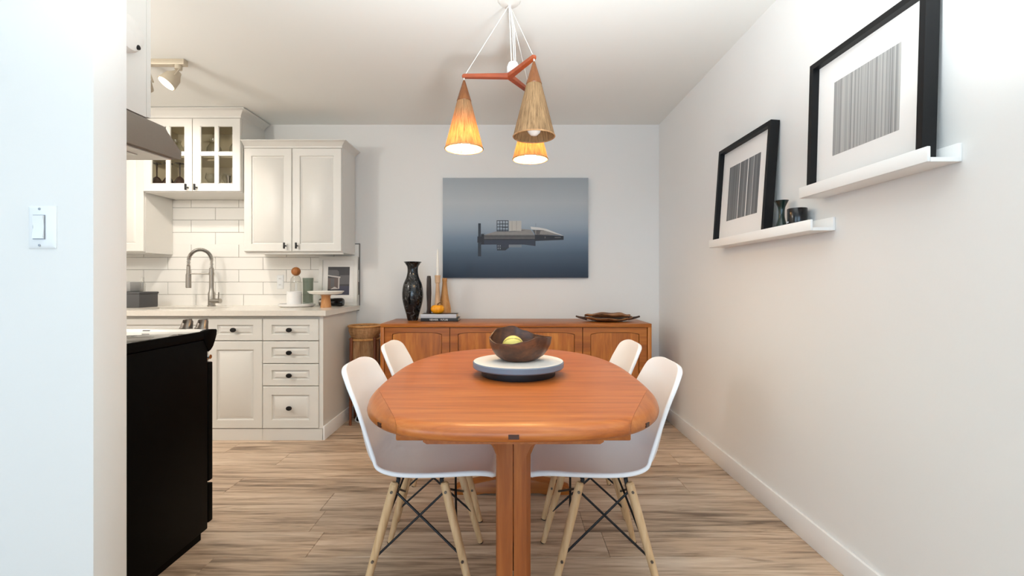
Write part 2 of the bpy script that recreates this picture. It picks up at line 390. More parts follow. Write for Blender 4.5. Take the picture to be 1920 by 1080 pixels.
def bb(x0, x1, y0, y1):
    return lambda bm: box(bm, x0, x1, y0, y1, 0, 0.105, bev=0.003)
struct('baseboard_right', bb(XR-0.014, XR, YR, YB), M['trim'])
struct('baseboard_back', bb(-1.29, XR-0.014, YB-0.014, YB), M['trim'])
struct('baseboard_rear_left', bb(XL, -1.130, 1.236, 1.25), M['trim'])
# floor planks: each one a part of the floor
PW = 0.1875; y0 = 1.846-7*PW; k = 0; rp = random.Random(3)
joints = {7: -0.82, 10: -1.50}
while y0 < YB-0.005:
    y1 = min(y0+PW, YB); L = 1.22
    x = joints.get(k, rp.uniform(-1.2, 0.0))
    while x > XL: x -= L
    while x < XR:
        a, b = max(x, XL), min(x+L, XR); x += L
        if b-a < 0.02: continue
        if y1 < 1.30 and b < -1.2: pass
        g = 0.0006; c = 0.0012; hx, hy = (b-a)/2-g, (y1-y0)/2-g
        bm = bmesh.new()
        rings(bm, [[(-hx, -hy, -0.009), (hx, -hy, -0.009), (hx, hy, -0.009), (-hx, hy, -0.009)],
                   [(-hx, -hy, -c), (hx, -hy, -c), (hx, hy, -c), (-hx, hy, -c)],
                   [(-hx+c, -hy+c, 0), (hx-c, -hy+c, 0), (hx-c, hy-c, 0), (-hx+c, hy-c, 0)]], close_start=False)
        o = obj('plank', bm, M['plank'], floor); o.location = ((a+b)/2, (y0+y1)/2, 0)
    y0 = y1; k += 1
mk('plank_rest', boxes((XL, XR, YR, 1.846-7*PW, -0.009, 0)), M['plank'], floor)['kind'] = 'stuff'

# ------------------------------------------------------------------ backsplash tiles, parts of the back wall
TX1 = -1.283; TT = YB-0.009
mk('grout', boxes((XL, TX1, YB-0.006, YB, 0.86, 1.424), (-2.90, -2.05, YB-0.006, YB, 1.424, 1.80)), M['grout'], wall_back)
def tile(x0, x1, z0, z1):
    g = 0.0014; x0 += g; x1 -= g; z0 += g; z1 -= g; c = 0.002
    if x1-x0 < 0.006: return
    bm = bmesh.new()
    rings(bm, [[(x0, YB-0.005, z0), (x1, YB-0.005, z0), (x1, YB-0.005, z1), (x0, YB-0.005, z1)],
               [(x0, TT+c, z0), (x1, TT+c, z0), (x1, TT+c, z1), (x0, TT+c, z1)],
               [(x0+c, TT, z0+c), (x1-c, TT, z0+c), (x1-c, TT, z1-c), (x0+c, TT, z1-c)]], close_start=False)
    obj('tile', bm, M['tile'], wall_back, ang=20)
P_ = 0.1053
for r in range(9):
    z0 = 0.895 if r == 0 else 0.997+P_*(r-1); z1 = 0.997+P_*r
    off = -2.264 if r == 0 else (-2.502 if r % 2 == 1 else -2.304)
    lo, hi = (XL, TX1) if r < 5 else (-2.90, -2.05)
    if r == 8: z1 = 1.80
    if r == 4: z1 = 1.424
    x = off-0.404*4
    while x < hi:
        a, b = max(x, lo), min(x+0.404, hi); x += 0.404
        if b > a: tile(a, b, z0, z1)
mk('tile_edge', boxes((TX1, TX1+0.006, YB-0.010, YB, 0.905, 1.430), (-1.32, TX1+0.006, YB-0.010, YB, 1.424, 1.430)), M['grout'], wall_back)
# ------------------------------------------------------------------ kitchen cabinets
def panel_front(bm, x0, x1, z0, z1, yf, th=0.02, fx=0.058, fz=0.058):
    """raised-panel front facing -y: routed groove and a proud centre field"""
    def lp(ix, iz, d): return [(x0+ix, yf+d, z0+iz), (x1-ix, yf+d, z0+iz), (x1-ix, yf+d, z1-iz), (x0+ix, yf+d, z1-iz)]
    rings(bm, [lp(0, 0, th), lp(0, 0, 0.003), lp(0.003, 0.003, 0), lp(fx, fz, 0), lp(fx+0.003, fz+0.003, 0.011), lp(fx+0.009, fz+0.009, 0.012),
               lp(fx+0.028, fz+0.028 if (z1-z0) > 0.2 else fz+0.020, 0.0015)])
def tpull(bm, x, z, yf):
    tube(bm, [(x, yf+0.002, z), (x, yf-0.026, z)], 0.0055, 10)
    box(bm, x-0.0065, x+0.0065, yf-0.036, yf-0.024, z-0.024, z+0.024, bev=0.003)
def dknob(bm, x, z, yf):
    tube(bm, [(x, yf+0.008, z), (x, yf-0.016, z)], 0.006, 10)
    n0 = len(bm.verts)
    lathe(bm, [(0.001, yf-0.032), (0.014, yf-0.031), (0.016, yf-0.026), (0.015, yf-0.020), (0.009, yf-0.014)], (x, 0, z), 16, 'Y')
    bm.verts.ensure_lookup_table()
    for v in bm.verts[n0:]: v.co.x = x+(v.co.x-x)*1.3
    # slightly oval
YF = 3.21
def base_unit(x0, x1, label, group='white lower kitchen cabinets'):
    t = thing('lower_cabinet', label, 'cabinet', ((x0+x1)/2, YF+0.3, 0), group)
    p = 0.018; ya, yb = YF+0.021, YB-0.012
    mk('body', boxes((x0, x0+p, ya, yb, 0.081, 0.862), (x1-p, x1, ya, yb, 0.081, 0.862), (x0+p, x1-p, yb-p, yb, 0.081, 0.862), (x0+p, x1-p, ya, yb-p, 0.081, 0.10), (x0+p, x1-p, ya, ya+p, 0.845, 0.862)), M['cab'], t)
    mk('plinth', boxes((x0, x1, YF+0.0035, YF+0.035, 0.0, 0.079)), M['cab'], t); return t
def drawer(t, x0, x1, z0, z1, kz=None):
    d = mk('drawer', lambda bm: panel_front(bm, x0, x1, z0, z1, YF, fx=0.062, fz=0.042 if z1-z0 < 0.2 else 0.058), M['cab'], t)
    mk('knob', lambda bm: dknob(bm, (x0+x1)/2, kz or (z0+z1)/2, YF), M['blackmetal'], d)
t = base_unit(-1.726, -1.31, 'white lower cabinet with a stack of four drawers and black knobs')
for z0, z1 in ((0.695, 0.846), (0.536, 0.690), (0.380, 0.531), (0.084, 0.375)): drawer(t, -1.724, -1.336, z0, z1)
mk('end_panel', boxes((-1.334, -1.306, YF+0.008, YB-0.012, 0.081, 0.864)), M['cab'], t)
mk('side_baseboard', lambda bm: (box(bm, -1.306, -1.294, YF+0.003, YB-0.012, 0, 0.098, bev=0.002)), M['trim'], t)
t = base_unit(-2.108, -1.728, 'white lower cabinet with one drawer over one raised-panel door')
drawer(t, -2.104, -1.728, 0.695, 0.846)
d = mk('door', lambda bm: panel_front(bm, -2.104, -1.728, 0.084, 0.690, YF), M['cab'], t)
t = base_unit(-2.90, -2.110, 'white sink cabinet behind the black range, under the steel sink')
mk('false_front', lambda bm: panel_front(bm, -2.898, -2.112, 0.70, 0.846, YF, fx=0.05, fz=0.04), M['cab'], t)
for a, b in ((-2.898, -2.507), (-2.503, -2.112)):
    d = mk('door', lambda bm: panel_front(bm, a, b, 0.084, 0.692, YF), M['cab'], t)
t = base_unit(XL+0.004, -2.902, 'white corner cabinet at the wall end of the sink run')
mk('door', lambda bm: panel_front(bm, XL+0.01, -2.904, 0.084, 0.846, YF), M['cab'], t)
# worktop with the sink cut-out
SX0, SX1, SY0, SY1 = -2.80, -2.20, 3.36, 3.68
CZ0, CZ1, CY0 = 0.868, 0.905, 3.185
wt = thing('worktop', 'pale quartz worktop running over the lower cabinets', 'worktop', (-2.3, 3.55, CZ0))
def top(bm):
    xs = [XL+0.004, SX0, SX1, -1.276]; ys = [CY0, SY0, SY1, YB-0.010]
    for i in range(3):
        for j in range(3):
            if i == 1 and j == 1: continue
            box(bm, xs[i], xs[i+1], ys[j], ys[j+1], CZ0, CZ1)
mk('slab', top, M['counter'], wt, ang=20)
sk = thing('sink', 'undermounted stainless steel sink beneath the spring tap', 'sink', (-2.5, 3.52, 0.70))
def basin(bm):
    def lp(i, z): return [(SX0+i, SY0+i, z), (SX1-i, SY0+i, z), (SX1-i, SY1-i, z), (SX0+i, SY1-i, z)]
    rings(bm, [lp(-0.01, 0.866), lp(0.004, 0.866), lp(0.006, 0.72), lp(0.03, 0.70)], close_start=False)
mk('basin', basin, M['steel'], sk)
mk('drain', lambda bm: lathe(bm, [(0.045, 0.7005), (0.043, 0.704), (0.02, 0.702)], (-2.5, 3.52, 0), 24), M['chrome'], sk)
# tap
fx_, fy_ = -2.432, 3.755
fa = thing('kitchen_tap', 'brushed steel spring-neck kitchen tap standing behind the sink', 'tap', (fx_, fy_, CZ1))
mk('body', lambda bm: lathe(bm, [(0.030, CZ1), (0.030, CZ1+0.008), (0.026, CZ1+0.012), (0.026, 1.01), (0.019, 1.03), (0.017, 1.06), (0.017, 1.215), (0.013, 1.22)], (fx_, fy_, 0), 20), M['steel'], fa)
ar = 0.082; az = 1.283
arc = [(fx_, fy_, 1.215), (fx_, fy_, 1.25)]+[(fx_-ar+ar*math.cos(a), fy_-0.01*a, az+ar*math.sin(a)) for a in [math.pi*i/16 for i in range(17)]]
arc += [(fx_-2*ar, fy_-0.034, az-0.03), (fx_-2*ar, fy_-0.034, az-0.06)]
mk('hose', lambda bm: tube(bm, arc, 0.008, 10), M['steel'], fa)
def spring(bm):
    P = smooth_pts(arc, 10); n = len(P)
    tot = 46
    for q in range(tot):
        i = int(q*(n-2)/tot); p = Vector(P[i]); d = (Vector(P[i+1])-p).normalized(); u = d.orthogonal().normalized(); s = d.cross(u)
        lp = [p+(u*math.cos(a)+s*math.sin(a))*0.0125 for a in [2*math.pi*j/10 for j in range(11)]]
        tube(bm, lp, 0.0027, 5)
mk('spring', spring, M['steel'], fa)
mk('spray_head', lambda bm: lathe(bm, [(0.010, 1.235), (0.014, 1.23), (0.015, 1.17), (0.019, 1.165), (0.020, 1.06), (0.016, 1.055)], (fx_-2*ar, fy_-0.034, 0), 18), M['steel'], fa)
mk('bracket', lambda bm: (tube(bm, [(fx_, fy_, 1.17), (fx_-2*ar, fy_-0.034, 1.17)], 0.005, 8), lathe(bm, [(0.020, 1.160), (0.020, 1.180)], (fx_, fy_, 0), 16)), M['steel'], fa)
def fhandle(bm):
    tube(bm, [(fx_, fy_-0.01, 0.95), (fx_+0.085, fy_-0.02, 0.95)], 0.019, 16)
    tube(bm, [(fx_+0.068, fy_-0.02, 0.955), (fx_+0.072, fy_-0.022, 1.02)], 0.005, 8)
mk('lever', fhandle, M['steel'], fa)
# small soap pump left of nothing hidden; wall cabinets
def crown(bm, x0, x1, yf, yb, z0, z1, out, left=True, right=True):
    """mitred crown moulding on front and both ends"""
    prof = [(0, 0), (0.010, 0.004), (0.012, 0.25), (0.45, 0.62), (0.60, 0.72), (0.85, 0.85), (1.0, 0.90), (1.0, 1.0)]
    loops = []
    for u, v in prof:
        d = u*out; z = z0+v*(z1-z0)
        loops.append([(x0-(d if left else 0), yb, z), (x0-(d if left else 0), yf-d, z), (x1+(d if right else 0), yf-d, z), (x1+(d if right else 0), yb, z)])
    rings(bm, loops)
ct = thing('wall_cabinet', 'white wall cabinet with two solid raised-panel doors and black pulls', 'cabinet', (-1.70, 3.76, 1.335), 'white wall cabinets')
UX0, UX1, UY = -2.083, -1.317, 3.60
mk('body', boxes((UX0, UX1, UY+0.021, YB-0.012, 1.335, 2.150)), M['cab'], ct)
mk('light_rail', boxes((UX0, UX1, UY+0.03, UY+0.05, 1.322, 1.336)), M['cab'], ct)
for a, b, px in ((UX0+0.003, -1.708, -1.752), (-1.703, UX1-0.003, -1.660)):
    d = mk('door', lambda bm: panel_front(bm, a, b, 1.342, 2.146, UY), M['cab'], ct)
    mk('handle', lambda bm: tpull(bm, px, 1.385, UY), M['blackmetal'], d)
mk('crown_moulding', lambda bm: crown(bm, UX0, UX1, UY+0.004, YB-0.012, 2.150, 2.203, 0.045, left=False), M['cab'], ct)
# glazed cabinet
gt = thing('glazed_wall_cabinet', 'taller-set white wall cabinet with glazed doors full of glassware', 'cabinet', (-2.46, 3.75, 1.80), 'white wall cabinets')
GX0, GX1, GY = -2.838, -2.086, 3.565
def carcass(bm):
    y0, y1 = GY+0.022, YB-0.001
    box(bm, GX0, GX0+0.018, y0, y1, 1.80, 2.375); box(bm, GX1-0.018, GX1, y0, y1, 1.80, 2.375)
    box(bm, GX0+0.018, GX1-0.018, y0, y1, 1.80, 1.818); box(bm, GX0+0.018, GX1-0.018, y0, y1, 2.357, 2.375)
mk('carcass', carcass, M['cab'], gt)
mk('lining', boxes((GX0+0.018, GX1-0.018, YB-0.012, YB-0.002, 1.818, 2.357), (GX0+0.018, GX0+0.020, GY+0.03, YB-0.012, 1.818, 2.357), (GX1-0.020, GX1-0.018, GY+0.03, YB-0.012, 1.818, 2.357),
   (GX0+0.02, GX1-0.02, GY+0.03, YB-0.012, 2.354, 2.357)), M['cab_in'], gt)
SZ = 2.085
mk('shelf', boxes((GX0+0.021, GX1-0.021, GY+0.035, YB-0.013, SZ-0.012, SZ)), M['cab_in'], gt)
GM = (GX0+GX1)/2+0.004
for a, b, hx in ((GX0+0.003, GM-0.003, GM-0.032), (GM+0.003, GX1-0.003, GM+0.036)):
    z0, z1 = 1.806, 2.366; st = 0.056; mu = 0.024; m_ = (a+b)/2; zm = (z0+z1)/2+0.01
    def gdoor(bm):
        for q in ((a, a+st, z0, z1), (b-st, b, z0, z1), (a+st, b-st, z0, z0+st), (a+st, b-st, z1-st, z1), (m_-mu/2, m_+mu/2, z0+st, z1-st), (a+st, m_-mu/2, zm-mu/2, zm+mu/2), (m_+mu/2, b-st, zm-mu/2, zm+mu/2)):
            box(bm, q[0], q[1], GY, GY+0.020, q[2], q[3])
    d = mk('door', gdoor, M['cab'], gt)
    for xa, xb in ((a+st, m_-mu/2), (m_+mu/2, b-st)):
        for za, zb in ((z0+st, zm-mu/2), (zm+mu/2, z1-st)):
            mk('pane', boxes((xa, xb, GY+0.010, GY+0.012, za, zb)), M['pane'], d)
            mk('bead', boxes((xa, xa+0.005, GY+0.003, GY+0.014, za, zb), (xb-0.005, xb, GY+0.003, GY+0.014, za, zb), (xa, xb, GY+0.003, GY+0.014, za, za+0.005), (xa, xb, GY+0.003, GY+0.014, zb-0.005, zb)), M['cab'], d)
    mk('handle', lambda bm: tpull(bm, hx, 1.832, GY), M['blackmetal'], d)
mk('crown_moulding', lambda bm: crown(bm, GX0, GX1, GY+0.004, YB-0.012, 2.372, 2.436, 0.05, left=False), M['cab'], gt)
lt = thing('wall_cabinet', 'white wall cabinet by the range hood, only its edge and side showing', 'cabinet', (-3.1, 3.76, 1.335), 'white wall cabinets')
mk('body', boxes((XL, -2.862, UY+0.021, YB-0.012, 1.335, 2.150)), M['cab'], lt)
mk('door', lambda bm: panel_front(bm, -3.26, -2.864, 1.342, 2.146, UY), M['cab'], lt)
mk('crown_moulding', lambda bm: crown(bm, XL, -2.862, UY+0.004, YB-0.012, 2.150, 2.203, 0.022, left=False), M['cab'], lt)

# ------------------------------------------------------------------ glassware behind the panes
def goblet(bm, c, h, r, inverted=False):
    pr = [(r*0.75, 0), (r*0.72, 0.003), (0.006, 0.008), (0.004, h*0.45), (r*0.5, h*0.52), (r, h*0.72), (r*0.82, h), (r*0.78, h), (r*0.95, h*0.72), (r*0.4, h*0.55), (0.001, h*0.52)]
    if inverted: pr = [(a, h-b) for a, b in pr]
    lathe(bm, pr, c, 20)
def tumbler(bm, c, h, r0, r1):
    lathe(bm, [(0.001, 0.0), (r0, 0.0), (r1, h), (r1-0.003, h), (r0-0.003, 0.006), (0.001, 0.006)], c, 20, caps=(False, False))
for x, where in ((-2.805, 'farthest from the door pull'), (-2.715, 'middle one of the three'), (-2.622, 'nearest the door pull')):
    tag(mk('goblet', lambda bm: goblet(bm, (x, 3.66, 1.818), 0.225, 0.046, True), M['amber']), 'dark upside-down goblet low in the glazed cabinet, '+where, 'glass', 'dark goblets turned upside down')
gg = 'clear glasses in the glazed cabinet'
for x, y, h, where in ((-2.39, 3.68, 0.15, 'nearest the door pulls'), (-2.295, 3.74, 0.16, 'beside the metal flutes'), (-2.36, 3.83, 0.17, 'behind the other two')):
    tag(mk('wine_glass', lambda bm: goblet(bm, (x, y, 1.818), h, 0.040), M['clear']), 'clear stemmed glass low in the glazed cabinet, '+where, 'glass', gg)
for x, y, h, where in ((-2.235, 3.66, 0.125, 'shortest of the three'), (-2.195, 3.69, 0.132, 'middle of the three'), (-2.155, 3.66, 0.150, 'tallest of the three')):
    tag(mk('metal_flute', lambda bm: lathe(bm, [(0.016, 0), (0.014, 0.01), (0.010, h*0.75), (0.015, h-0.005), (0.016, h), (0.001, h)], (x, y, 1.818), 16), M['knobsteel']), 'slim metal flute behind the lower end pane of the glazed cabinet, '+where, 'cup', 'slim metal flutes in the glazed cabinet')
def jug(bm, c, h, r):
    lathe(bm, [(0.001, 0), (r*0.8, 0), (r, h*0.3), (r*0.95, h*0.55), (r*0.5, h*0.85), (r*0.6, h), (r*0.56, h), (r*0.46, h*0.85), (r*0.9, h*0.55), (r*0.95, h*0.3), (r*0.75, 0.006), (0.001, 0.006)], c, 22, caps=(False, False))
for x, y, h, r, where in ((-2.375, 3.70, 0.16, 0.055, 'plain one without a lid, by the door joint'), (-2.19, 3.71, 0.17, 0.062, 'lidded one at the cabinet end'), (-2.55, 3.70, 0.17, 0.06, 'lidded one beside the range hood'), (-2.69, 3.72, 0.16, 0.055, 'hidden by the range hood')):
    j = tag(mk('glass_jug', lambda bm: jug(bm, (x, y, SZ), h, r), M['clear']), 'clear jug on the upper cabinet shelf, '+where, 'jug', 'glass jugs on the upper cabinet shelf')
    if r > 0.056: mk('lid', lambda bm: (lathe(bm, [(r*0.62, h), (r*0.62, h+0.008), (0.01, h+0.012)], (x, y, SZ), 16), ball(bm, (x, y, SZ+h+0.02), 0.011, 12)), M['steel'], j)

# ------------------------------------------------------------------ range, hood, cabinet over the hood
RX0, RX1, RY0, RY1 = -2.07, -1.31, 1.366, 2.0
rg = thing('range', 'black kitchen range seen from its side, standing behind the partition', 'oven', (-1.69, 1.7, 0))
mk('side_panel', lambda bm: (box(bm, RX0, RX1, RY0, RY1-0.003, 0.035, 0.852, bev=0.004), box(bm, RX0+0.02, RX1-0.012, RY0+0.03, RY1-0.03, 0.0, 0.036)), M['black'], rg)
mk('cooktop', lambda bm: box(bm, RX0+0.006, RX1-0.012, RY0, RY1-0.03, 0.884, 0.889, bev=0.001), M['cooktop'], rg)
def topframe(bm):
    box(bm, RX0, RX1+0.002, RY0, RY1, 0.855, 0.883, bev=0.003)
    box(bm, RX1-0.011, RX1+0.002, RY0, RY1, 0.880, 0.8905, bev=0.002)
mk('top_frame', topframe, M['black'], rg)
def endcap(x0, x1):
    pts = [(RY1-0.03, 0.852), (RY1-0.03, 0.892), (RY1+0.015, 0.896), (RY1+0.052, 0.893), (RY1+0.056, 0.885), (RY1+0.052, 0.868), (RY1+0.044, 0.845), (RY1+0.030, 0.820), (RY1+0.015, 0.806), (RY1, 0.80)]
    return lambda bm: prism(bm, pts, 'X', x0, x1, bev=0.002)
mk('control_end', endcap(RX1-0.016, RX1+0.003), M['black'], rg)
mk('control_panel', lambda bm: prism(bm, [(RY1-0.028, 0.86), (RY1-0.028, 0.886), (RY1-0.010, 0.8975), (RY1+0.004, 0.899), (RY1+0.050, 0.885), (RY1+0.045, 0.85), (RY1+0.02, 0.812), (RY1, 0.81)], 'X', RX0, RX1-0.017, bev=0.001), M['panelsteel'], rg)
mk('badge', lambda bm: prism(bm, [(RY1-0.0215, 0.8905), (RY1-0.0155, 0.8943), (RY1-0.0150, 0.8938), (RY1-0.0210, 0.8900)], 'X', -1.580, -1.548), M['blackmetal'], rg)
for x in (-1.310, -1.377, -1.80, -1.87, -1.94):
    def rk(bm):
        d = Vector((0, 0.35, 1)).normalized()
        c = Vector((x-0.045, RY1+0.022, 0.892))
        tube(bm, [c, c+d*0.006, c+d*0.007, c+d*0.040, c+d*0.044], [0.027, 0.026, 0.024, 0.020, 0.017], 20)
        box(bm, c.x-0.006, c.x+0.006, c.y-0.014, c.y+0.034, c.z+0.030, c.z+0.046, bev=0.003)
    mk('knob', rk, M['knobsteel'], rg)
mk('oven_door', lambda bm: box(bm, RX0+0.004, RX1-0.002, RY1+0.004, RY1+0.034, 0.235, 0.752, bev=0.004), M['black'], rg)
mk('storage_drawer', lambda bm: box(bm, RX0+0.004, RX1-0.002, RY1+0.004, RY1+0.034, 0.055, 0.222, bev=0.004), M['black'], rg)
mk('door_handle', lambda bm: (tube(bm, [(RX0+0.05, RY1+0.062, 0.768), (RX1-0.03, RY1+0.062, 0.768)], 0.010, 12), box(bm, RX1-0.055, RX1-0.035, RY1+0.012, RY1+0.06, 0.757, 0.777), box(bm, RX0+0.06, RX0+0.08, RY1+0.012, RY1+0.06, 0.757, 0.777)), M['chrome'], rg)
hd = thing('range_hood', 'grey steel range hood above the black range', 'hood', (-1.69, 1.6, 1.575))
mk('shell', lambda bm: prism(bm, [(1.362, 1.690), (1.751, 1.690), (1.763, 1.672), (1.838, 1.620), (1.836, 1.590), (1.826, 1.586), (1.362, 1.572)], 'X', RX0, RX1, bev=0.0015), M['hoodsteel'], hd)
mk('underside', lambda bm: prism(bm, [(1.39, 1.5722), (1.39, 1.568), (1.81, 1.580), (1.81, 1.585)], 'X', RX0+0.03, RX1-0.02), M['panelsteel'], hd)
for x0 in (-2.0, -1.68): mk('grease_filter', lambda bm: prism(bm, [(1.45, 1.5700), (1.45, 1.567), (1.72, 1.5745), (1.72, 1.578)], 'X', x0, x0+0.29, bev=0.001), M['panelsteel'], hd)
oc = thing('hood_cabinet', 'white cabinet box mounted over the range hood', 'cabinet', (-1.69, 1.5, 1.70), 'white wall cabinets')
mk('body', boxes((RX0, RX1, 1.362, 1.660, 1.694, 2.15)), M['cab'], oc)
for a, b in ((RX0+0.002, -1.692), (-1.688, RX1-0.002)):
    def fdoor(bm, a=a, b=b):
        # faces +y, away from the picture
        def lp(i, d): return [(a+i, 1.686+d, 1.698+i), (b-i, 1.686+d, 1.698+i), (b-i, 1.686+d, 2.146-i), (a+i, 1.686+d, 2.146-i)]
        rings(bm, [lp(0, -0.022), lp(0, -0.003), lp(0.003, 0), lp(0.055, 0), lp(0.06, -0.007), lp(0.085, -0.002)])
    mk('door', fdoor, M['cab'], oc)
def crown2(bm):
    prof = [(0, 0), (0.012, 0.25), (0.45, 0.62), (0.85, 0.85), (1.0, 0.90), (1.0, 1.0)]
    rings(bm, [[(RX0-0.04*u, 1.362, 2.15+0.053*v), (RX0-0.04*u, 1.684+0.04*u, 2.15+0.053*v), (RX1+0.04*u, 1.684+0.04*u, 2.15+0.053*v), (RX1+0.04*u, 1.362, 2.15+0.053*v)] for u, v in prof])
mk('crown_moulding', crown2, M['cab'], oc)
al = tag(mk('alarm', lambda bm: lathe(bm, [(0.062, 0), (0.062, 0.012), (0.056, 0.026), (0.040, 0.032), (0.001, 0.033)], (RX1+0.001, 1.560, 1.945), 36, 'X'), M['detector']), 'round white alarm on the side of the cabinet above the hood', 'alarm')
mk('button', lambda bm: lathe(bm, [(0.008, 0.026), (0.008, 0.034), (0.001, 0.035)], (RX1, 1.585, 1.907), 16, 'X'), M['blackmetal'], al)

# ------------------------------------------------------------------ switch and outlet
sw = thing('light_switch', 'white rocker light switch on the bluish-lit partition wall', 'switch', (-1.265, 1.25, 1.25))
def plate(bm, x0, x1, z0, z1, y, th, h):
    def lp(i, d): return [(x0+i, y-d, z0+i), (x1-i, y-d, z0+i), (x1-i, y-d, z1-i), (x0+i, y-d, z1-i)]
    rings(bm, [lp(0, 0), lp(0, th*0.4), lp(h, th)])
mk('plate', lambda bm: plate(bm, -1.302, -1.228, 1.192, 1.306, 1.25, 0.007, 0.008), M['switch'], sw)
mk('rocker_frame', boxes((-1.285, -1.253, 1.241, 1.244, 1.216, 1.282)), M['screw'], sw)
mk('rocker', lambda bm: prism(bm, [(1.243, 1.218), (1.2365, 1.218), (1.2405, 1.249), (1.2365, 1.280), (1.243, 1.280)], 'X', -1.2835, -1.2545), M['switch'], sw)
for z in (1.200, 1.298): mk('screw', lambda bm: lathe(bm, [(0.0035, -1.2425+2.4850-1.2425+0.0), (0.003, 0)], (-1.269, 1.2427, z), 10, 'Y') if False else lathe(bm, [(0.0035, 0.0), (0.003, -0.0012), (0.0005, -0.0014)], (-1.269, 1.243, z), 12, 'Y'), M['screw'], sw)
ou = thing('wall_outlet', 'white double socket on the tiled splashback', 'outlet', (-1.95, TT, 1.10))
mk('plate', lambda bm: plate(bm, -1.977, -1.922, 1.045, 1.162, TT, 0.007, 0.005), M['switch'], ou)
for z in (1.078, 1.130):
    s = mk('socket', lambda bm: lathe(bm, [(0.017, -0.006), (0.017, -0.009), (0.001, -0.0092)], (-1.95, TT, z), 20, 'Y'), M['switch'], ou)
    mk('slot', boxes((-1.957, -1.955, TT-0.0098, TT-0.009, z-0.004, z+0.006), (-1.945, -1.943, TT-0.0098, TT-0.009, z-0.004, z+0.006)), M['blackmetal'], s)

# ------------------------------------------------------------------ things on the worktop
tr = tag(mk('round_tray', lambda bm: lathe(bm, [(0.001, CZ1), (0.118, CZ1), (0.134, CZ1+0.010), (0.136, CZ1+0.024), (0.130, CZ1+0.026), (0.126, CZ1+0.016), (0.001, CZ1+0.015)], (-1.708, 3.69, 0), 48, caps=(False, False)), M['marble']), 'round white tray holding the cup and the glass vessels', 'tray')
TZ = CZ1+0.016
cu = tag(mk('marble_cup', lambda bm: lathe(bm, [(0.001, TZ), (0.050, TZ), (0.055, TZ+0.006), (0.055, TZ+0.104), (0.051, TZ+0.107), (0.050, TZ+0.02), (0.001, TZ+0.018)], (-1.712, 3.655, 0), 36, caps=(False, False)), M['marble']), 'white marble cup at the front of the round tray', 'cup')
ca = thing('carafe', 'clear glass carafe with a wooden ball stopper behind the marble cup', 'carafe', (-1.745, 3.755, TZ))
mk('glass_body', lambda bm: lathe(bm, [(0.001, TZ), (0.042, TZ), (0.045, TZ+0.01), (0.045, TZ+0.17), (0.040, TZ+0.21), (0.022, TZ+0.235), (0.020, TZ+0.235), (0.037, TZ+0.208), (0.042, TZ+0.17), (0.042, TZ+0.012), (0.001, TZ+0.008)], (-1.745, 3.755, 0), 32, caps=(False, False)), M['clear'], ca)
mk('ball_stopper', lambda bm: ball(bm, (-1.745, 3.755, TZ+0.268), 0.036, 28), M['ball'], ca)
gv = tag(mk('green_tumbler', lambda bm: lathe(bm, [(0.001, TZ), (0.036, TZ), (0.040, TZ+0.01), (0.040, TZ+0.185), (0.042, TZ+0.19), (0.042, TZ+0.215), (0.039, TZ+0.215), (0.037, TZ+0.185), (0.037, TZ+0.02), (0.001, TZ+0.012)], (-1.632, 3.72, 0), 32, caps=(False, False)), M['green']), 'tall grey-green glass tumbler at the edge of the round tray', 'glass')
ck = thing('cake_stand', 'white cake stand on a turned wooden foot at the worktop end', 'cake stand', (-1.44, 3.60, CZ1))
mk('plate', lambda bm: lathe(bm, [(0.001, 1.002), (0.05, 1.003), (0.118, 1.012), (0.136, 1.030), (0.132, 1.033), (0.115, 1.022), (0.001, 1.018)], (-1.44, 3.60, 0), 48, caps=(False, False)), M['cake'], ck)
mk('foot', lambda bm: lathe(bm, [(0.040, CZ1), (0.040, CZ1+0.006), (0.036, CZ1+0.03), (0.033, CZ1+0.07), (0.034, CZ1+0.092), (0.042, CZ1+0.097)], (-1.44, 3.60, 0), 32), M['oak'], ck)
bk = thing('black_canister', 'black rounded canister lying behind the cake stand', 'canister', (-1.44, 3.745, CZ1))
mk('barrel', lambda bm: lathe(bm, [(0.001, -1.515), (0.028, -1.513), (0.031, -1.505), (0.031, -1.44), (0.033, -1.43), (0.034, -1.37), (0.028, -1.355), (0.001, -1.353)], (0, 3.745, CZ1+0.0345), 28, 'X', caps=(False, False)), M['blackglaze'], bk)
mk('end_cap', lambda bm: lathe(bm, [(0.029, -1.545), (0.030, -1.540), (0.030, -1.514)], (0, 3.745, CZ1+0.0345), 24, 'X'), M['knobsteel'], bk)
# framed photograph leaning on the tiles
pf = thing('framed_photo', 'white framed photograph leaning on the tiles at the worktop end', 'picture', (-1.443, 3.86, CZ1))
def leanY(bm, y_bottom, z0, ang):
    bmesh.ops.rotate(bm, verts=bm.verts, cent=(0, y_bottom, z0), matrix=Matrix.Rotation(ang, 3, 'X'))
LA = -R(4.0)
def flat(bm, poly, y, mi=0):
    f = bm.faces.new([bm.verts.new((u, y, v)) for u, v in poly]); f.material_index = mi
def pfr(bm):
    x0, x1, z0, z1, y = -1.608, -1.284, CZ1+0.001, 1.318, 3.862; fw = 0.030
    for q in ((x0, x1, z0, z0+fw), (x0, x1, z1-fw, z1), (x0, x0+fw, z0+fw, z1-fw), (x1-fw, x1, z0+fw, z1-fw)): box(bm, q[0], q[1], y-0.012, y+0.012, q[2], q[3])
    leanY(bm, y, z0, LA)
mk('frame', pfr, M['cab'], pf)
def pmat(bm):
    box(bm, -1.580, -1.312, 3.864, 3.868, CZ1+0.030, 1.290); leanY(bm, 3.862, CZ1+0.001, LA)
mk('mount', pmat, M['mat'], pf)
PM = [plain('print_%s' % n, c, 0.5) for n, c in (('night', (50, 49, 54)), ('grey', (92, 90, 92)), ('pale', (190, 182, 178)), ('brown', (98, 84, 80)), ('blue', (54, 54, 74)))]
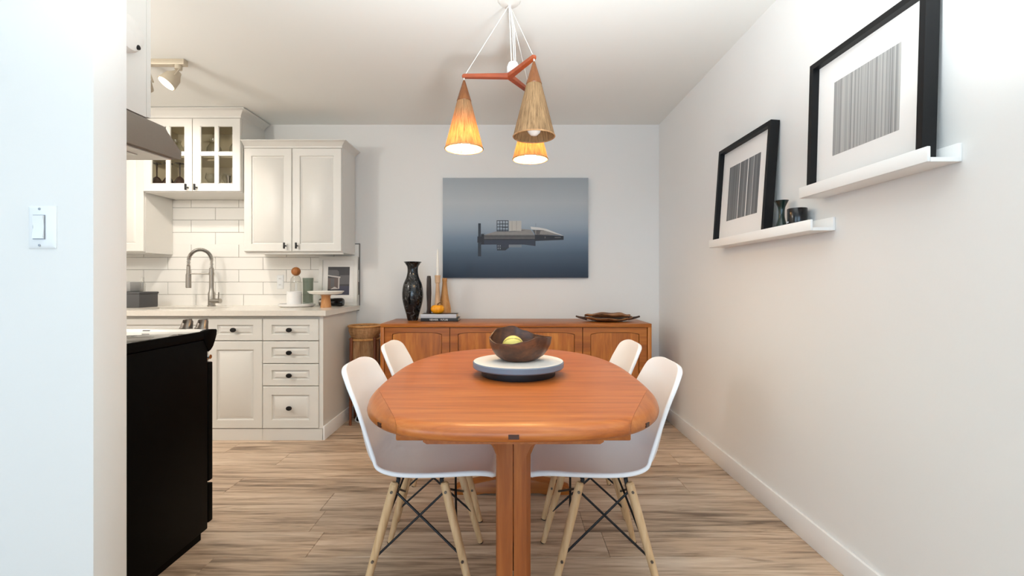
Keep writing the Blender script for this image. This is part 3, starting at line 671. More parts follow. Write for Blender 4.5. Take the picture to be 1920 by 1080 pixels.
def pprint(bm):
    x0, x1, z0, z1 = -1.535, -1.353, 0.995, 1.232
    def q(u0, u1, v0, v1, k, y): flat(bm, [(x0+(x1-x0)*u, z1-(z1-z0)*v) for u, v in ((u0, v1), (u1, v1), (u1, v0), (u0, v0))], y, k)
    q(0, 1, 0, 1, 0, 3.8638); q(0.55, 1, 0.30, 0.62, 1, 3.8636); q(0.5, 1, 0.68, 1, 4, 3.8636)
    flat(bm, [(x0+(x1-x0)*u, z1-(z1-z0)*v) for u, v in ((0, 0.33), (0.52, 0.33), (0.50, 0.17), (0.42, 0.11), (0, 0.11))], 3.8634, 1)
    flat(bm, [(x0+(x1-x0)*u, z1-(z1-z0)*v) for u, v in ((0, 0.33), (0.18, 0.36), (0.58, 0.40), (0.58, 0.35), (0.18, 0.31), (0, 0.29))], 3.8632, 2)
    q(0.0, 0.5, 0.40, 0.80, 3, 3.8634); q(0.48, 0.54, 0.40, 0.78, 2, 3.8632); q(0.14, 0.30, 0.42, 0.72, 1, 3.8632)
    flat(bm, [(x0+(x1-x0)*u, z1-(z1-z0)*v) for u, v in ((0.12, 0.80), (0.50, 0.78), (0.32, 0.71))], 3.8630, 2)
    leanY(bm, 3.862, CZ1+0.001, LA)
mk('print', pprint, PM, pf, fin=False)
# dark box by the range
gb = thing('storage_box', 'dark grey box on the worktop, cut off by the partition', 'box', (-2.97, 3.62, CZ1))
mk('box_body', lambda bm: box(bm, -3.13, -2.84, 3.53, 3.72, CZ1, CZ1+0.112, bev=0.006), M['grey'], gb)
mk('lid', lambda bm: box(bm, -3.134, -2.836, 3.526, 3.724, CZ1+0.105, CZ1+0.122, bev=0.004), M['grey'], gb)
sg = tag(mk('grey_case', lambda bm: box(bm, -3.14, -2.935, 3.56, 3.70, CZ1+0.122, CZ1+0.20, bev=0.01), M['greylid']), 'grey case on top of the dark storage box', 'case')
tag(mk('glass_bottle', lambda bm: lathe(bm, [(0.001, 0), (0.018, 0), (0.019, 0.06), (0.010, 0.085), (0.010, 0.115), (0.008, 0.115), (0.008, 0.085), (0.016, 0.06), (0.016, 0.004), (0.001, 0.004)], (-2.885, 3.62, CZ1+0.122), 20, caps=(False, False)), M['clear']), 'small clear bottle on the dark storage box', 'bottle')

# ------------------------------------------------------------------ track light on the kitchen ceiling
tk = thing('track_light', 'satin nickel ceiling track with warm lit spotlights over the kitchen', 'ceiling light', (-2.5, 2.78, ZC))
mk('rail', lambda bm: box(bm, -3.2, -1.955, 2.760, 2.800, ZC-0.034, ZC, bev=0.003), M['tracknickel'], tk)
def spot(x, aim, watt):
    pvt = Vector((x, 2.78, ZC-0.075)); d = Vector(aim).normalized()
    h = mk('spot_head', lambda bm: tube(bm, [pvt+d*v for v in (-0.005, 0.0, 0.02, 0.045, 0.100, 0.104)], [0.004, 0.018, 0.026, 0.042, 0.050, 0.050], 24, caps=True), M['tracknickel'], tk)
    def mount(bm):
        tube(bm, [(x, 2.78, ZC-0.034), (x, 2.78, ZC-0.058)], 0.020, 16)
        s = d.cross(Vector((0, 0, 1))).normalized()
        for k in (-1, 1): tube(bm, [Vector((x, 2.78, ZC-0.056)), Vector((x, 2.78, ZC-0.062))+s*0.035*k, pvt+d*0.05+s*0.05*k], 0.005, 8)
    mk('yoke', mount, M['tracknickel'], h)
    mk('lens', lambda bm: tube(bm, [pvt+d*0.1035, pvt+d*0.106], 0.044, 24), M['spotface'], h)
    e = pvt+d*0.115
    l = light('spot_beam', 'SPOT', e, d.to_track_quat('-Z', 'Y').to_euler(), watt, (1.0, 0.90, 0.78), spot_size=R(118), spot_blend=0.7, shadow_soft_size=0.035)
spot(-2.00, (-0.40, -0.42, -0.82), 10)
spot(-2.22, (-0.38, 0.60, -0.70), 26)
spot(-2.85, (0.15, -0.12, -0.98), 16)

# ------------------------------------------------------------------ pendant lamp
HX, HY, HZ = -0.005, 2.18, 2.074
pl = thing('pendant_lamp', 'three-armed teak ceiling lamp with jute cone shades over the table', 'lamp', (HX, HY, ZC))
mk('ceiling_rose', lambda bm: lathe(bm, [(0.055, ZC), (0.055, ZC-0.010), (0.045, ZC-0.022), (0.006, ZC-0.030)], (HX, HY, 0), 32), M['cord'], pl)
AL = 0.214
tips = []
for a in (180, -60, 60):
    d = Vector((math.cos(R(a)), math.sin(R(a)), 0)); s = Vector((-d.y, d.x, 0)); tip = Vector((HX, HY, HZ))+d*AL; tips.append(tip)
    def arm(bm):
        # tapered bar with a rounded end
        L = AL+0.010; lp = []
        for u, hw, hh in ((0.0, 0.013, 0.011), (0.5, 0.0115, 0.010), (0.95, 0.010, 0.009), (0.985, 0.008, 0.0075), (1.0, 0.004, 0.004)):
            c = Vector((HX, HY, HZ))+d*(L*u); lp.append([c+s*hw*i+Vector((0, 0, hh*j)) for i, j in ((-1, -1), (1, -1), (1, 1), (-1, 1))])
        rings(bm, lp); bmesh.ops.bevel(bm, geom=list(bm.edges), offset=0.002, segments=2, affect='EDGES', clamp_overlap=True)
    mk('arm', arm, M['armwood'], pl)
    mk('suspension_cord', lambda bm: tube(bm, [(HX, HY, ZC-0.028), tip-d*0.006+Vector((0, 0, 0.008))], 0.0016, 6), M['cord'], pl)
jc = mk('junction_cup', lambda bm: lathe(bm, [(0.024, 2.088), (0.029, 2.092), (0.029, 2.118), (0.022, 2.136), (0.006, 2.139)], (HX+0.018, HY, 0), 24), M['switch'], pl)
for k, dx in enumerate((-0.008, 0.004, 0.012)):
    mk('power_cord', lambda bm: tube(bm, [(HX+dx*0.3, HY, ZC-0.028), (HX+0.012+dx, HY+0.01*k, 2.30), (HX+0.018+dx, HY+0.004*k, 2.136)], 0.0026, 6), M['cord'], pl)
for i, tip in enumerate(tips):
    bz = 1.731; c = (tip.x, tip.y, 0)
    mk('hook', lambda bm: tube(bm, [tip+Vector((0, 0, -0.008)), tip+Vector((0, 0, -0.024))], 0.003, 8), M['cord'], pl)
    cp = mk('cap', lambda bm: lathe(bm, [(0.003, 2.056), (0.006, 2.050), (0.0345, 1.957), (0.0335, 1.955), (0.001, 1.955)], c, 36), M['lampwood'], pl)
    def shade(bm):
        n = 60; loops = []
        for u in (0, 0.1, 0.3, 0.5, 0.7, 0.9, 1.0):
            r = 0.032+(0.0895-0.032)*u; z = 1.956-(1.956-bz)*u
            loops.append([(tip.x+(r+(0.0012 if k % 2 else -0.0004))*math.cos(2*math.pi*k/n), tip.y+(r+(0.0012 if k % 2 else -0.0004))*math.sin(2*math.pi*k/n), z) for k in range(n)])
        rings(bm, loops, False, False)
    mk('shade', shade, M['jute'], pl, ang=80, origin=(tip.x, tip.y, 1.85))
    mk('rim', lambda bm: tube(bm, [(tip.x+0.0895*math.cos(a), tip.y+0.0895*math.sin(a), bz) for a in [2*math.pi*k/48 for k in range(49)]], 0.0030, 6, caps=False), M['rattan'], pl)
    lit = i != 1
    b = mk('bulb', lambda bm: lathe(bm, [(0.001, 1.734), (0.014, 1.736), (0.027, 1.748), (0.032, 1.766), (0.028, 1.787), (0.015, 1.812), (0.013, 1.86), (0.001, 1.862)], c, 24, caps=(False, False)), M['bulb'] if lit else M['bulboff'], pl, label='glowing bulb' if lit else 'unlit frosted bulb')
    mk('lamp_holder', lambda bm: lathe(bm, [(0.017, 1.800), (0.018, 1.806), (0.018, 1.93), (0.012, 1.954)], c, 16), M['cord'], pl)

# ------------------------------------------------------------------ dining table
TCX, TCY, TA, TB, TZT = 0.008, 1.795, 0.466, 0.680, 0.75
TN, TF = 3.3, 2.4
tb = thing('dining_table', 'boat-shaped teak dining table on trestle legs in the room centre', 'table', (TCX, TCY, 0))
def outline(n=160, ins=0.0):
    out = []
    for k in range(n):
        a = 2*math.pi*k/n; c, s = math.cos(a), math.sin(a); e = 2/(TF if s > 0 else TN)
        out.append(((TA-ins)*math.copysign(abs(c)**e, c), (TB-ins)*math.copysign(abs(s)**e, s)))
    return out
def top_bm(bm):
    th = 0.044; loops = []
    for ins, z in ((0.06, -th), (0.022, -th), (0.009, -th+0.005), (0.002, -th+0.013), (0.0, -th+0.021), (0.003, -0.012), (0.010, -0.005), (0.020, -0.0012), (0.034, 0), (0.10, 0)):
        loops.append([(TCX+x, TCY+y, TZT+z) for x, y in outline(ins=ins)])
    rings(bm, loops)
# cut lines of the four corner pieces
def cut(bm, p, n, keep_pos):
    g = list(bm.verts)+list(bm.edges)+list(bm.faces)
    r = bmesh.ops.bisect_plane(bm, geom=g, plane_co=p, plane_no=n, clear_inner=keep_pos, clear_outer=not keep_pos, dist=1e-5)
    es = [e for e in r['geom_cut'] if isinstance(e, bmesh.types.BMEdge)]
    if es: bmesh.ops.holes_fill(bm, edges=es)
cuts = []
for sx in (-1, 1):
    for sy in (-1, 1):
        A = Vector((TCX+sx*0.300, TCY+sy*0.619, 0)); B = Vector((TCX+sx*0.404, TCY+sy*0.370, 0))
        n = Vector(((B-A).y, -(B-A).x, 0)).normalized()
        if n.dot(Vector((sx, sy, 0))) < 0: n = -n
        cuts.append(((A.x, A.y, TZT), n))
bm = bmesh.new(); top_bm(bm)
for p, n in cuts: cut(bm, p, n, False)
obj('tabletop', bm, M['tabletop'], tb, ang=50)
for p, n in cuts:
    bm = bmesh.new(); top_bm(bm); cut(bm, Vector(p)+n*0.0006, n, True)
    obj('corner_piece', bm, M['tableside'], tb, ang=50)
# dark inlaid keys in the edge
def key_at(x, y, nx, ny, hw):
    d = Vector((nx, ny, 0)).normalized(); s = Vector((-d.y, d.x, 0)); c = Vector((x, y, TZT-0.024))
    def f(bm):
        q = [c+s*hw*i+Vector((0, 0, 0.0055*j)) for i, j in ((-1, -1), (1, -1), (1, 1), (-1, 1))]
        rings(bm, [[p-d*0.01 for p in q], [p+d*0.0012 for p in q]])
    mk('inlay', f, M['inlay'], tb)
key_at(TCX, TCY-TB, 0, -1, 0.013)
for sx in (-1, 1):
    x = sx*0.352; y = -TB*(1-(abs(x)/TA)**TN)**(1/TN)
    key_at(TCX+x, TCY+y, sx*(abs(x)/TA)**(TN-1)/TA, -(abs(y)/TB)**(TN-1)/TB, 0.009)
def apron(bm):
    for yy in (1.245, 2.30):
        box(bm, TCX-0.318, TCX+0.318, yy, yy+0.045, 0.672, 0.707, bev=0.004)
        prism(bm, [(TCX-0.245, 0.668), (TCX-0.235, 0.662), (TCX+0.235, 0.662), (TCX+0.245, 0.668), (TCX+0.245, 0.69), (TCX-0.245, 0.69)], 'Y', yy+0.004, yy+0.075)
    for x in (-0.26, 0.22): box(bm, TCX+x, TCX+x+0.04, 1.29, 2.30, 0.676, 0.706)
mk('underframe', apron, M['tableside'], tb)
for yc, sy in ((1.325, -1), (2.385, 1)):
    lg = thing_leg = None
    def post(bm):
        # two flared posts side by side, curving out at top and foot
        for sx in (-1, 1):
            pr = []
            for z in [0.05+0.62*i/24 for i in range(25)]:
                hw = 0.0485
                if z > 0.61: hw += 0.050*((z-0.61)/0.06)**2.6
                if z < 0.26: hw += 0.030*((0.26-z)/0.21)**2
                pr.append((hw, z))
            loops = []
            for hw, z in pr:
                x0, x1 = sorted((TCX+sx*0.0015, TCX+sx*hw))
                loops.append([(x0, yc-0.045, z), (x1-0.012 if sx > 0 else x1, yc-0.045, z), (x1, yc-0.033 if sx > 0 else yc-0.045, z), (x1, yc+0.045, z), (x0, yc+0.045, z), (x0, yc-0.033 if sx < 0 else yc-0.045+1e-4, z)] if sx > 0 else
                             [(x0+0.012, yc-0.045, z), (x1, yc-0.045, z), (x1, yc+0.045, z), (x0, yc+0.045, z), (x0, yc-0.033, z), (x0+0.004, yc-0.041, z)])
            rings(bm, loops)
    mk('leg', post, M['tableleg'], tb, ang=30)
    mk('foot', lambda bm: prism(bm, [(TCX-0.30, 0.0), (TCX-0.18, 0.0), (TCX-0.14, 0.012), (TCX+0.14, 0.012), (TCX+0.18, 0.0), (TCX+0.30, 0.0), (TCX+0.30, 0.028), (TCX+0.24, 0.050), (TCX+0.09, 0.082), (TCX-0.09, 0.082), (TCX-0.24, 0.050), (TCX-0.30, 0.028)], 'Y', yc-0.04 if sy < 0 else yc+0.0, yc+0.04 if sy < 0 else yc+0.08, bev=0.003), M['side'], tb)
mk('stretcher', boxes((TCX-0.02, TCX+0.02, 1.36, 2.35, 0.25, 0.33)), M['tableside'], tb)
# lazy susan, bowl, gourd
LX, LY = 0.030, 1.755
ls = thing('lazy_susan', 'round white-topped turntable with a blue-grey rim on the table', 'turntable', (LX, LY, TZT))
mk('foot', lambda bm: lathe(bm, [(0.138, TZT), (0.140, TZT+0.004), (0.138, TZT+0.030)], (LX, LY, 0), 48), M['darkfoot'], ls)
mk('rim', lambda bm: lathe(bm, [(0.150, TZT+0.028), (0.168, TZT+0.029), (0.172, TZT+0.033), (0.172, TZT+0.050), (0.169, TZT+0.053), (0.166, TZT+0.050)], (LX, LY, 0), 72), M['greyrim'], ls)
LZ = TZT+0.052
mk('top', lambda bm: lathe(bm, [(0.166, LZ-0.006), (0.169, LZ+0.0015), (0.160, LZ+0.0015), (0.156, LZ), (0.001, LZ)], (LX, LY, 0), 72, caps=(True, False)), M['cream'], ls)
BX, BY = 0.032, 1.765
def hr(th):
    """rim radius and height of the carved bowl by angle"""
    pts = [(0, .126, .090), (22, .112, .088), (45, .100, .091), (75, .092, .106), (105, .096, .124), (140, .108, .116), (175, .114, .088), (215, .104, .072), (250, .092, .073), (285, .092, .083), (315, .100, .097), (340, .116, .093), (360, .126, .090)]
    for a, b in zip(pts, pts[1:]):
        if a[0] <= th <= b[0]:
            u = (th-a[0])/(b[0]-a[0]); u = u*u*(3-2*u); return a[1]+(b[1]-a[1])*u, a[2]+(b[2]-a[2])*u
def bowl(bm):
    n = 72; loops = []
    outer = [0.0, 0.08, 0.2, 0.4, 0.6, 0.8, 0.95, 1.0]
    for t in outer:
        lp = []
        for k in range(n):
            th = 360*k/n; r1, h1 = hr(th); r = 0.042+(r1-0.042)*math.sin(t*math.pi/2)**0.9; z = h1*(1-math.cos(t*math.pi/2))**0.9
            lp.append((BX+r*math.cos(R(th)), BY+r*math.sin(R(th)), LZ+z))
        loops.append(lp)
    for t in reversed(outer):
        lp = []
        for k in range(n):
            th = 360*k/n; r1, h1 = hr(th); r1 -= 0.005; r = 0.036+(r1-0.036)*math.sin(t*math.pi/2)**0.9; z = 0.008+(h1-0.008)*(1-math.cos(t*math.pi/2))**0.9
            lp.append((BX+r*math.cos(R(th)), BY+r*math.sin(R(th)), LZ+z))
        loops.append(lp)
    rings(bm, loops)
tag(mk('wooden_bowl', bowl, M['bowl'], ang=60, origin=(BX, BY, LZ)), 'dark carved wooden bowl with a wavy rim on the turntable', 'bowl')
def gourd_mat():
    m, t, b = nt('gourd_skin')
    tc = t.nodes.new('ShaderNodeTexCoord'); sx = t.nodes.new('ShaderNodeSeparateXYZ'); t.links.new(tc.outputs['Object'], sx.inputs[0])
    at = t.nodes.new('ShaderNodeMath'); at.operation = 'ARCTAN2'; t.links.new(sx.outputs['Y'], at.inputs[0]); t.links.new(sx.outputs['Z'], at.inputs[1])
    mu = t.nodes.new('ShaderNodeMath'); mu.operation = 'MULTIPLY'; mu.inputs[1].default_value = 8; t.links.new(at.outputs[0], mu.inputs[0])
    sn = t.nodes.new('ShaderNodeMath'); sn.operation = 'SINE'; t.links.new(mu.outputs[0], sn.inputs[0])
    r = t.nodes.new('ShaderNodeValToRGB'); e = r.color_ramp.elements
    e[0].position = 0.80; e[0].color = (*lin((226, 208, 112)), 1); e[1].position = 0.93; e[1].color = (*lin((84, 92, 48)), 1)
    t.links.new(sn.outputs[0], r.inputs['Fac']); t.links.new(r.outputs['Color'], b.inputs['Base Color']); b.inputs['Roughness'].default_value = 0.4; return m
def gourd(bm):
    n = 40; loops = []
    for i in range(1, 16):
        a = math.pi*i/16; lp = []
        for k in range(n):
            ph = 2*math.pi*k/n; r = 0.041*math.sin(a)*(1+0.025*math.cos(8*ph)); lp.append((0.010-0.042*math.cos(a), 1.772+r*math.cos(ph), LZ+0.052+r*math.sin(ph)))
        loops.append(lp)
    rings(bm, loops)
gd = tag(mk('striped_gourd', gourd, gourd_mat(), ang=60, origin=(0.010, 1.772, LZ+0.052)), 'pale yellow gourd with thin dark stripes inside the carved bowl', 'gourd')
mk('stem', lambda bm: tube(bm, [(-0.030, 1.772, LZ+0.052), (-0.042, 1.772, LZ+0.056)], [0.006, 0.004], 8), M['stem'], gd)

# ------------------------------------------------------------------ chairs
GRP = 'white shell chairs round the dining table'
chair = thing('dining_chair', 'white shell chair with dowel legs, table side near the range, nearer the camera', 'chair', (0, 0, 0), GRP)
ctrl = [(0.262, 0.418, 0.150, 0.000), (0.266, 0.432, 0.176, 0.004), (0.252, 0.445, 0.194, 0.010), (0.20, 0.446, 0.206, 0.018), (0.11, 0.436, 0.212, 0.026), (0.0, 0.424, 0.214, 0.036), (-0.09, 0.419, 0.213, 0.048),
        (-0.155, 0.431, 0.211, 0.062), (-0.195, 0.468, 0.208, 0.072), (-0.216, 0.53, 0.204, 0.070), (-0.230, 0.60, 0.199, 0.060), (-0.244, 0.67, 0.193, 0.048), (-0.258, 0.725, 0.184, 0.036), (-0.268, 0.766, 0.170, 0.026), (-0.274, 0.788, 0.140, 0.014), (-0.278, 0.800, 0.092, 0.005), (-0.280, 0.804, 0.050, 0.001)]
def shell(bm):
    rows = smooth_pts(ctrl, 3); N = 12; vl = []
    for i, (x, z, hw, lf) in enumerate(rows):
        a, b = rows[max(0, i-1)], rows[min(len(rows)-1, i+1)]
        t = Vector((b[0]-a[0], 0, b[1]-a[1])).normalized(); nrm = Vector((t.z, 0, -t.x))
        row = []
        for k in range(-N, N+1):
            v = k/N; av = abs(v)
            p = Vector((x, v*hw, z))+nrm*(lf*av**2.4)
            row.append(p)
        # rolled lip at both sides
        lip = 0.017
        row = [row[0]-nrm*lip+Vector((0, -0.006, 0)), row[0]-nrm*lip*0.45+Vector((0, -0.005, 0))]+row+[row[-1]-nrm*lip*0.45+Vector((0, 0.005, 0)), row[-1]-nrm*lip+Vector((0, 0.006, 0))]
        vl.append([bm.verts.new(p) for p in row])
    for a, b in zip(vl, vl[1:]):
        for i in range(len(a)-1): bm.faces.new((a[i], a[i+1], b[i+1], b[i]))
sh = mk('seat_shell', shell, M['plastic'], chair, ang=180)
md = sh.modifiers.new('thickness', 'SOLIDIFY'); md.thickness = 0.006; md.offset = -1
md = sh.modifiers.new('smooth', 'SUBSURF'); md.levels = 1; md.render_levels = 1
LT, LB = {}, {}
for sx in (-1, 1):
    for sy in (-1, 1):
        A = Vector((sx*0.086, sy*0.152, 0.402)); B = Vector((sx*0.192+0.0, sy*0.185, 0.0)); LT[sx, sy], LB[sx, sy] = A, B
        def leg(bm):
            tube(bm, [B, B+(A-B)*0.012, B+(A-B)*0.3, B+(A-B)*0.75, B+(A-B)*0.985, A], [0.0092, 0.011, 0.0135, 0.0155, 0.0147, 0.010], 16)
        lg = mk('leg', leg, M['ash'], chair)
        mk('foot_glide', lambda bm: tube(bm, [B+Vector((0, 0, 0.0005)), B+(A-B)*0.008], 0.0118, 12), M['blackmetal'], lg)
        def bolts(bm):
            for u in (0.36, 0.93):
                p = B+(A-B)*u; tube(bm, [p+Vector((0, sy*0.012, 0)), p+Vector((0, sy*0.0185, 0))], 0.0048, 10)
        mk('bolt', bolts, M['knobsteel'], lg)
        mk('bracket', lambda bm: tube(bm, smooth_pts([tuple(B+(A-B)*0.90+Vector((-sx*0.010, -sy*0.010, 0))), tuple(A+Vector((-sx*0.010, -sy*0.010, 0.004))), (sx*0.078, sy*0.125, 0.414), (sx*0.050, sy*0.085, 0.416)], 4), 0.0075, 8), M['blackmetal'], chair)
def on(l, u): return LB[l]+(LT[l]-LB[l])*u
def rod(a, b):
    mk('brace_rod', lambda bm: tube(bm, [a, b], 0.0042, 8), M['blackmetal'], chair)
for sy in (-1, 1):
    o_ = Vector((0, -sy*0.010, 0))
    rod(on((-1, sy), 0.93)+o_, on((1, sy), 0.36)+o_); rod(on((1, sy), 0.93)+o_*0.2, on((-1, sy), 0.36)+o_*0.2)
for sx in (-1, 1):
    o_ = Vector((-sx*0.010, 0, 0))
    rod(on((sx, -1), 0.95)+o_, on((sx, 1), 0.56)+o_); rod(on((sx, 1), 0.95)+o_*0.2, on((sx, -1), 0.56)+o_*0.2)
mk('seat_mount', lambda bm: (box(bm, -0.09, 0.09, -0.11, -0.085, 0.404, 0.418, bev=0.003), box(bm, -0.09, 0.09, 0.085, 0.11, 0.404, 0.418, bev=0.003)), M['blackmetal'], chair)
chair.location = (-0.318, 1.765, 0)
dup(chair, (-0.330, 2.305, 0), 'white shell chair with dowel legs, table side near the vase and rattan stand')
dup(chair, (0.330, 1.765, 0), 'white shell chair with dowel legs, below the picture ledges, nearer the camera', math.pi)
dup(chair, (0.345, 2.325, 0), 'white shell chair with dowel legs, in front of the platters on the sideboard', math.pi)

# ------------------------------------------------------------------ sideboard
BX0, BX1, BY0, BY1, BZ = -0.945, 1.026, 3.350, 3.815, 0.80
sb = thing('sideboard', 'low teak sideboard with four framed doors against the back wall', 'sideboard', (0.04, 3.58, 0))
mk('top', lambda bm: box(bm, BX0, BX1, BY0, BY1, BZ-0.026, BZ, bev=0.002), M['side'], sb)
mk('side_panel', lambda bm: box(bm, BX0, BX0+0.026, BY0, BY1, 0.13, BZ-0.026, bev=0.002), M['sidev'], sb)
mk('side_panel', lambda bm: box(bm, BX1-0.026, BX1, BY0, BY1, 0.13, BZ-0.026, bev=0.002), M['sidev'], sb)
mk('carcass', boxes((BX0+0.026, BX1-0.026, BY0+0.035, BY1-0.005, 0.156, BZ-0.026), (BX0+0.026, BX1-0.026, BY0, BY1-0.005, 0.13, 0.156)), M['side'], sb)
xs = [BX0+0.029, -0.441, 0.031, 0.526, BX1-0.029]
for i in range(4):
    a, b = xs[i]+(0.003 if i else 0), xs[i+1]-0.003; z0, z1 = 0.160, BZ-0.030; fw = 0.055
    def dframe(bm):
        y0, y1 = BY0+0.010, BY0+0.032
        box(bm, a, a+fw, y0, y1, z0, z1); box(bm, b-fw, b, y0, y1, z0, z1); box(bm, a+fw, b-fw, y0, y1, z0, z0+fw)
        # top rail with an arched lower edge
        lo = []; w2 = (b-a)/2-fw; c = (a+b)/2
        for k in range(17):
            u = -1+2*k/16; lo.append((c+u*w2, z1-0.034-0.013*max(0, abs(u)-0.55)**2/0.2025))
        prism(bm, lo+[(b-fw, z1), (a+fw, z1)], 'Y', y0, y1)
    d = mk('door', dframe, M['side'], sb, ang=20)
    def dpanel(bm):
        g = 0.0035; up = []; w2 = (b-a)/2-fw-g; c = (a+b)/2
        for k in range(17):
            u = 1-2*k/16; up.append((c+u*w2, z1-0.034-g-0.013*max(0, abs(u)-0.55)**2/0.2025))
        prism(bm, [(a+fw+g, z0+fw+g), (b-fw-g, z0+fw+g)]+up, 'Y', BY0+0.0135, BY0+0.026, bev=0.002)
    mk('panel', dpanel, M['sidev'], d, ang=20)
for x in (BX0+0.10, BX1-0.14):
    for y in (BY0+0.05, BY1-0.09): mk('leg', lambda bm: box(bm, x, x+0.04, y, y+0.04, 0, 0.13, bev=0.004), M['tableleg'], sb)
# vase
vx, vy = -0.775, 3.66
tag(mk('black_vase', lambda bm: lathe(bm, smooth_pts([(0.040, BZ), (0.042, BZ+0.008), (0.052, BZ+0.05), (0.074, BZ+0.13), (0.083, BZ+0.20), (0.074, BZ+0.28), (0.050, BZ+0.34), (0.041, BZ+0.385), (0.044, BZ+0.425), (0.060, BZ+0.452), (0.071, BZ+0.462)], 4)+[(0.068, BZ+0.464), (0.040, BZ+0.42), (0.036, BZ+0.38), (0.001, BZ+0.36)], (vx, vy, 0), 48), M['crackle'], origin=(vx, vy, BZ)), 'tall black vase with silvery crackle glaze on the sideboard', 'vase')
# books
def book(name, x0, x1, y0, y1, z0, z1, mat, spine, label, text=None):
    b = thing(name, label, 'book', ((x0+x1)/2, (y0+y1)/2, z0), 'books lying under the pumpkin')
    mk('cover', boxes((x0, x1, y0, y1, z0, z0+0.002), (x0, x1, y0, y1, z1-0.002, z1)), mat, b)
    mk('spine', lambda bm: box(bm, x0, x1, y0-0.002, y0+0.001, z0, z1, bev=0.0008), spine, b)
    mk('pages', boxes((x0+0.004, x1-0.004, y0+0.002, y1-0.004, z0+0.002, z1-0.002)), M['paper'], b)
    if text:
        for word, x, sz in text:
            c = bpy.data.curves.new('title', 'FONT'); c.body = word; c.size = sz; c.extrude = 0.0002; c.align_y = 'CENTER'
            q = bpy.data.objects.new('title_curve', c); me = bpy.data.meshes.new_from_object(q); me.name = 'title'
            bpy.data.objects.remove(q); me.materials.clear(); me.materials.append(M['ink'])
            o = bpy.data.objects.new('title', me); C.collection.objects.link(o)
            o.location = (x, y0-0.0024, (z0+z1)/2); o.rotation_euler = (R(90), 0, 0)
            o.parent = b; o.matrix_parent_inverse = INV[b.name].copy()
    return b
book('coffee_table_book', -0.688, -0.402, 3.535, 3.705, BZ, BZ+0.026, M['bookblack'], M['bookblack'], 'black book with white spine lettering, underneath the grey one', [('VIEWER', -0.620, 0.019), ('FUTURE', -0.535, 0.016)])
book('coffee_table_book', -0.690, -0.415, 3.540, 3.698, BZ+0.0262, BZ+0.056, M['bookdark'], M['bookgrey'], 'pale grey spined book on top, with the pumpkin on it')
KZ = BZ+0.0562
pk = thing('small_pumpkin', 'small orange pumpkin sitting on the stacked books', 'pumpkin', (-0.566, 3.594, KZ))
def pump(bm):
    n = 60; loops = []
    for i in range(1, 18):
        a = math.pi*i/18; lp = []
        for k in range(n):
            ph = 2*math.pi*k/n; r = 0.053*math.sin(a)**0.85*(1-0.07*abs(math.cos(4.5*ph))**8*1.2); z = -0.038*math.cos(a)*(1-0.25*math.exp(-((math.pi-a)/0.5)**2))
            lp.append((-0.566+r*math.cos(ph), 3.588+r*math.sin(ph), KZ+0.037+z))
        loops.append(lp)
    rings(bm, loops)
mk('flesh', pump, M['pumpkin'], pk, ang=60)
mk('stem', lambda bm: tube(bm, [(-0.566, 3.588, KZ+0.060), (-0.563, 3.586, KZ+0.078), (-0.545, 3.583, KZ+0.088), (-0.527, 3.582, KZ+0.090)], [0.007, 0.005, 0.004, 0.003], 8), M['stem'], pk)
tag(mk('dark_candlestick', lambda bm: lathe(bm, [(0.021, KZ), (0.021, KZ+0.006), (0.017, KZ+0.03), (0.0165, KZ+0.08), (0.020, KZ+0.16), (0.0175, KZ+0.27), (0.014, KZ+0.295), (0.001, KZ+0.297)], (-0.645, 3.650, 0), 8), M['darkwood'], ang=20), 'dark faceted wooden candlestick between the vase and the pumpkin', 'candlestick')
ch = thing('candle_holder', 'pale turned wooden holder with a thin white candle behind the pumpkin', 'candlestick', (-0.578, 3.655, KZ))
mk('stand', lambda bm: lathe(bm, [(0.032, KZ), (0.032, KZ+0.008), (0.026, KZ+0.05), (0.019, KZ+0.13), (0.014, KZ+0.225), (0.016, KZ+0.238), (0.020, KZ+0.242), (0.023, KZ+0.300), (0.010, KZ+0.300)], (-0.578, 3.664, 0), 28), M['pale'], ch)
mk('candle', lambda bm: lathe(bm, [(0.0115, KZ+0.295), (0.0105, KZ+0.40), (0.008, KZ+0.49), (0.003, KZ+0.51)], (-0.578, 3.664, 0), 16), M['wax'], ch)
tag(mk('tan_candlestick', lambda bm: lathe(bm, [(0.050, BZ), (0.052, BZ+0.085), (0.048, BZ+0.105), (0.037, BZ+0.15), (0.027, BZ+0.21), (0.020, BZ+0.27), (0.018, BZ+0.305), (0.020, BZ+0.31), (0.020, BZ+0.335), (0.010, BZ+0.335)], (-0.536, 3.760, 0), 32), M['tan']), 'tan bell-footed wooden candlestick behind the pumpkin, against the wall', 'candlestick')
# driftwood platters
def platter(bm, cx, cy, z, a, b, h, seed, wav):
    rr = random.Random(seed); n = 56; ph = [rr.uniform(0, 6.28) for _ in range(4)]
    def rad(t): return 1+wav*(math.sin(3*t+ph[0])+0.7*math.sin(5*t+ph[1])+0.5*math.sin(9*t+ph[2]))
    loops = []
    for u, hz in ((0.35, 0.0), (0.7, 0.008), (0.95, h*0.75), (1.0, h), (0.97, h+0.004), (0.7, 0.020), (0.3, 0.014)):
        loops.append([(cx+a*u*rad(t)*math.cos(t), cy+b*u*rad(t)*math.sin(t), z+hz+(0.006*math.sin(2*t+ph[3])+0.004*math.sin(7*t+ph[1]))*(u**3)) for t in [2*math.pi*k/n for k in range(n)]])
    rings(bm, loops)
M['drift'] = wood('driftwood', (52, 32, 20), (138, 92, 52), (186, 136, 88), 'X', 0.6, 4.0, contrast=1.3, streak=4, bump=0.5)
M['driftdark'] = wood('dark_handle', (34, 22, 18), (58, 38, 28), (84, 56, 40), 'X', 0.6, 3.0, streak=5)
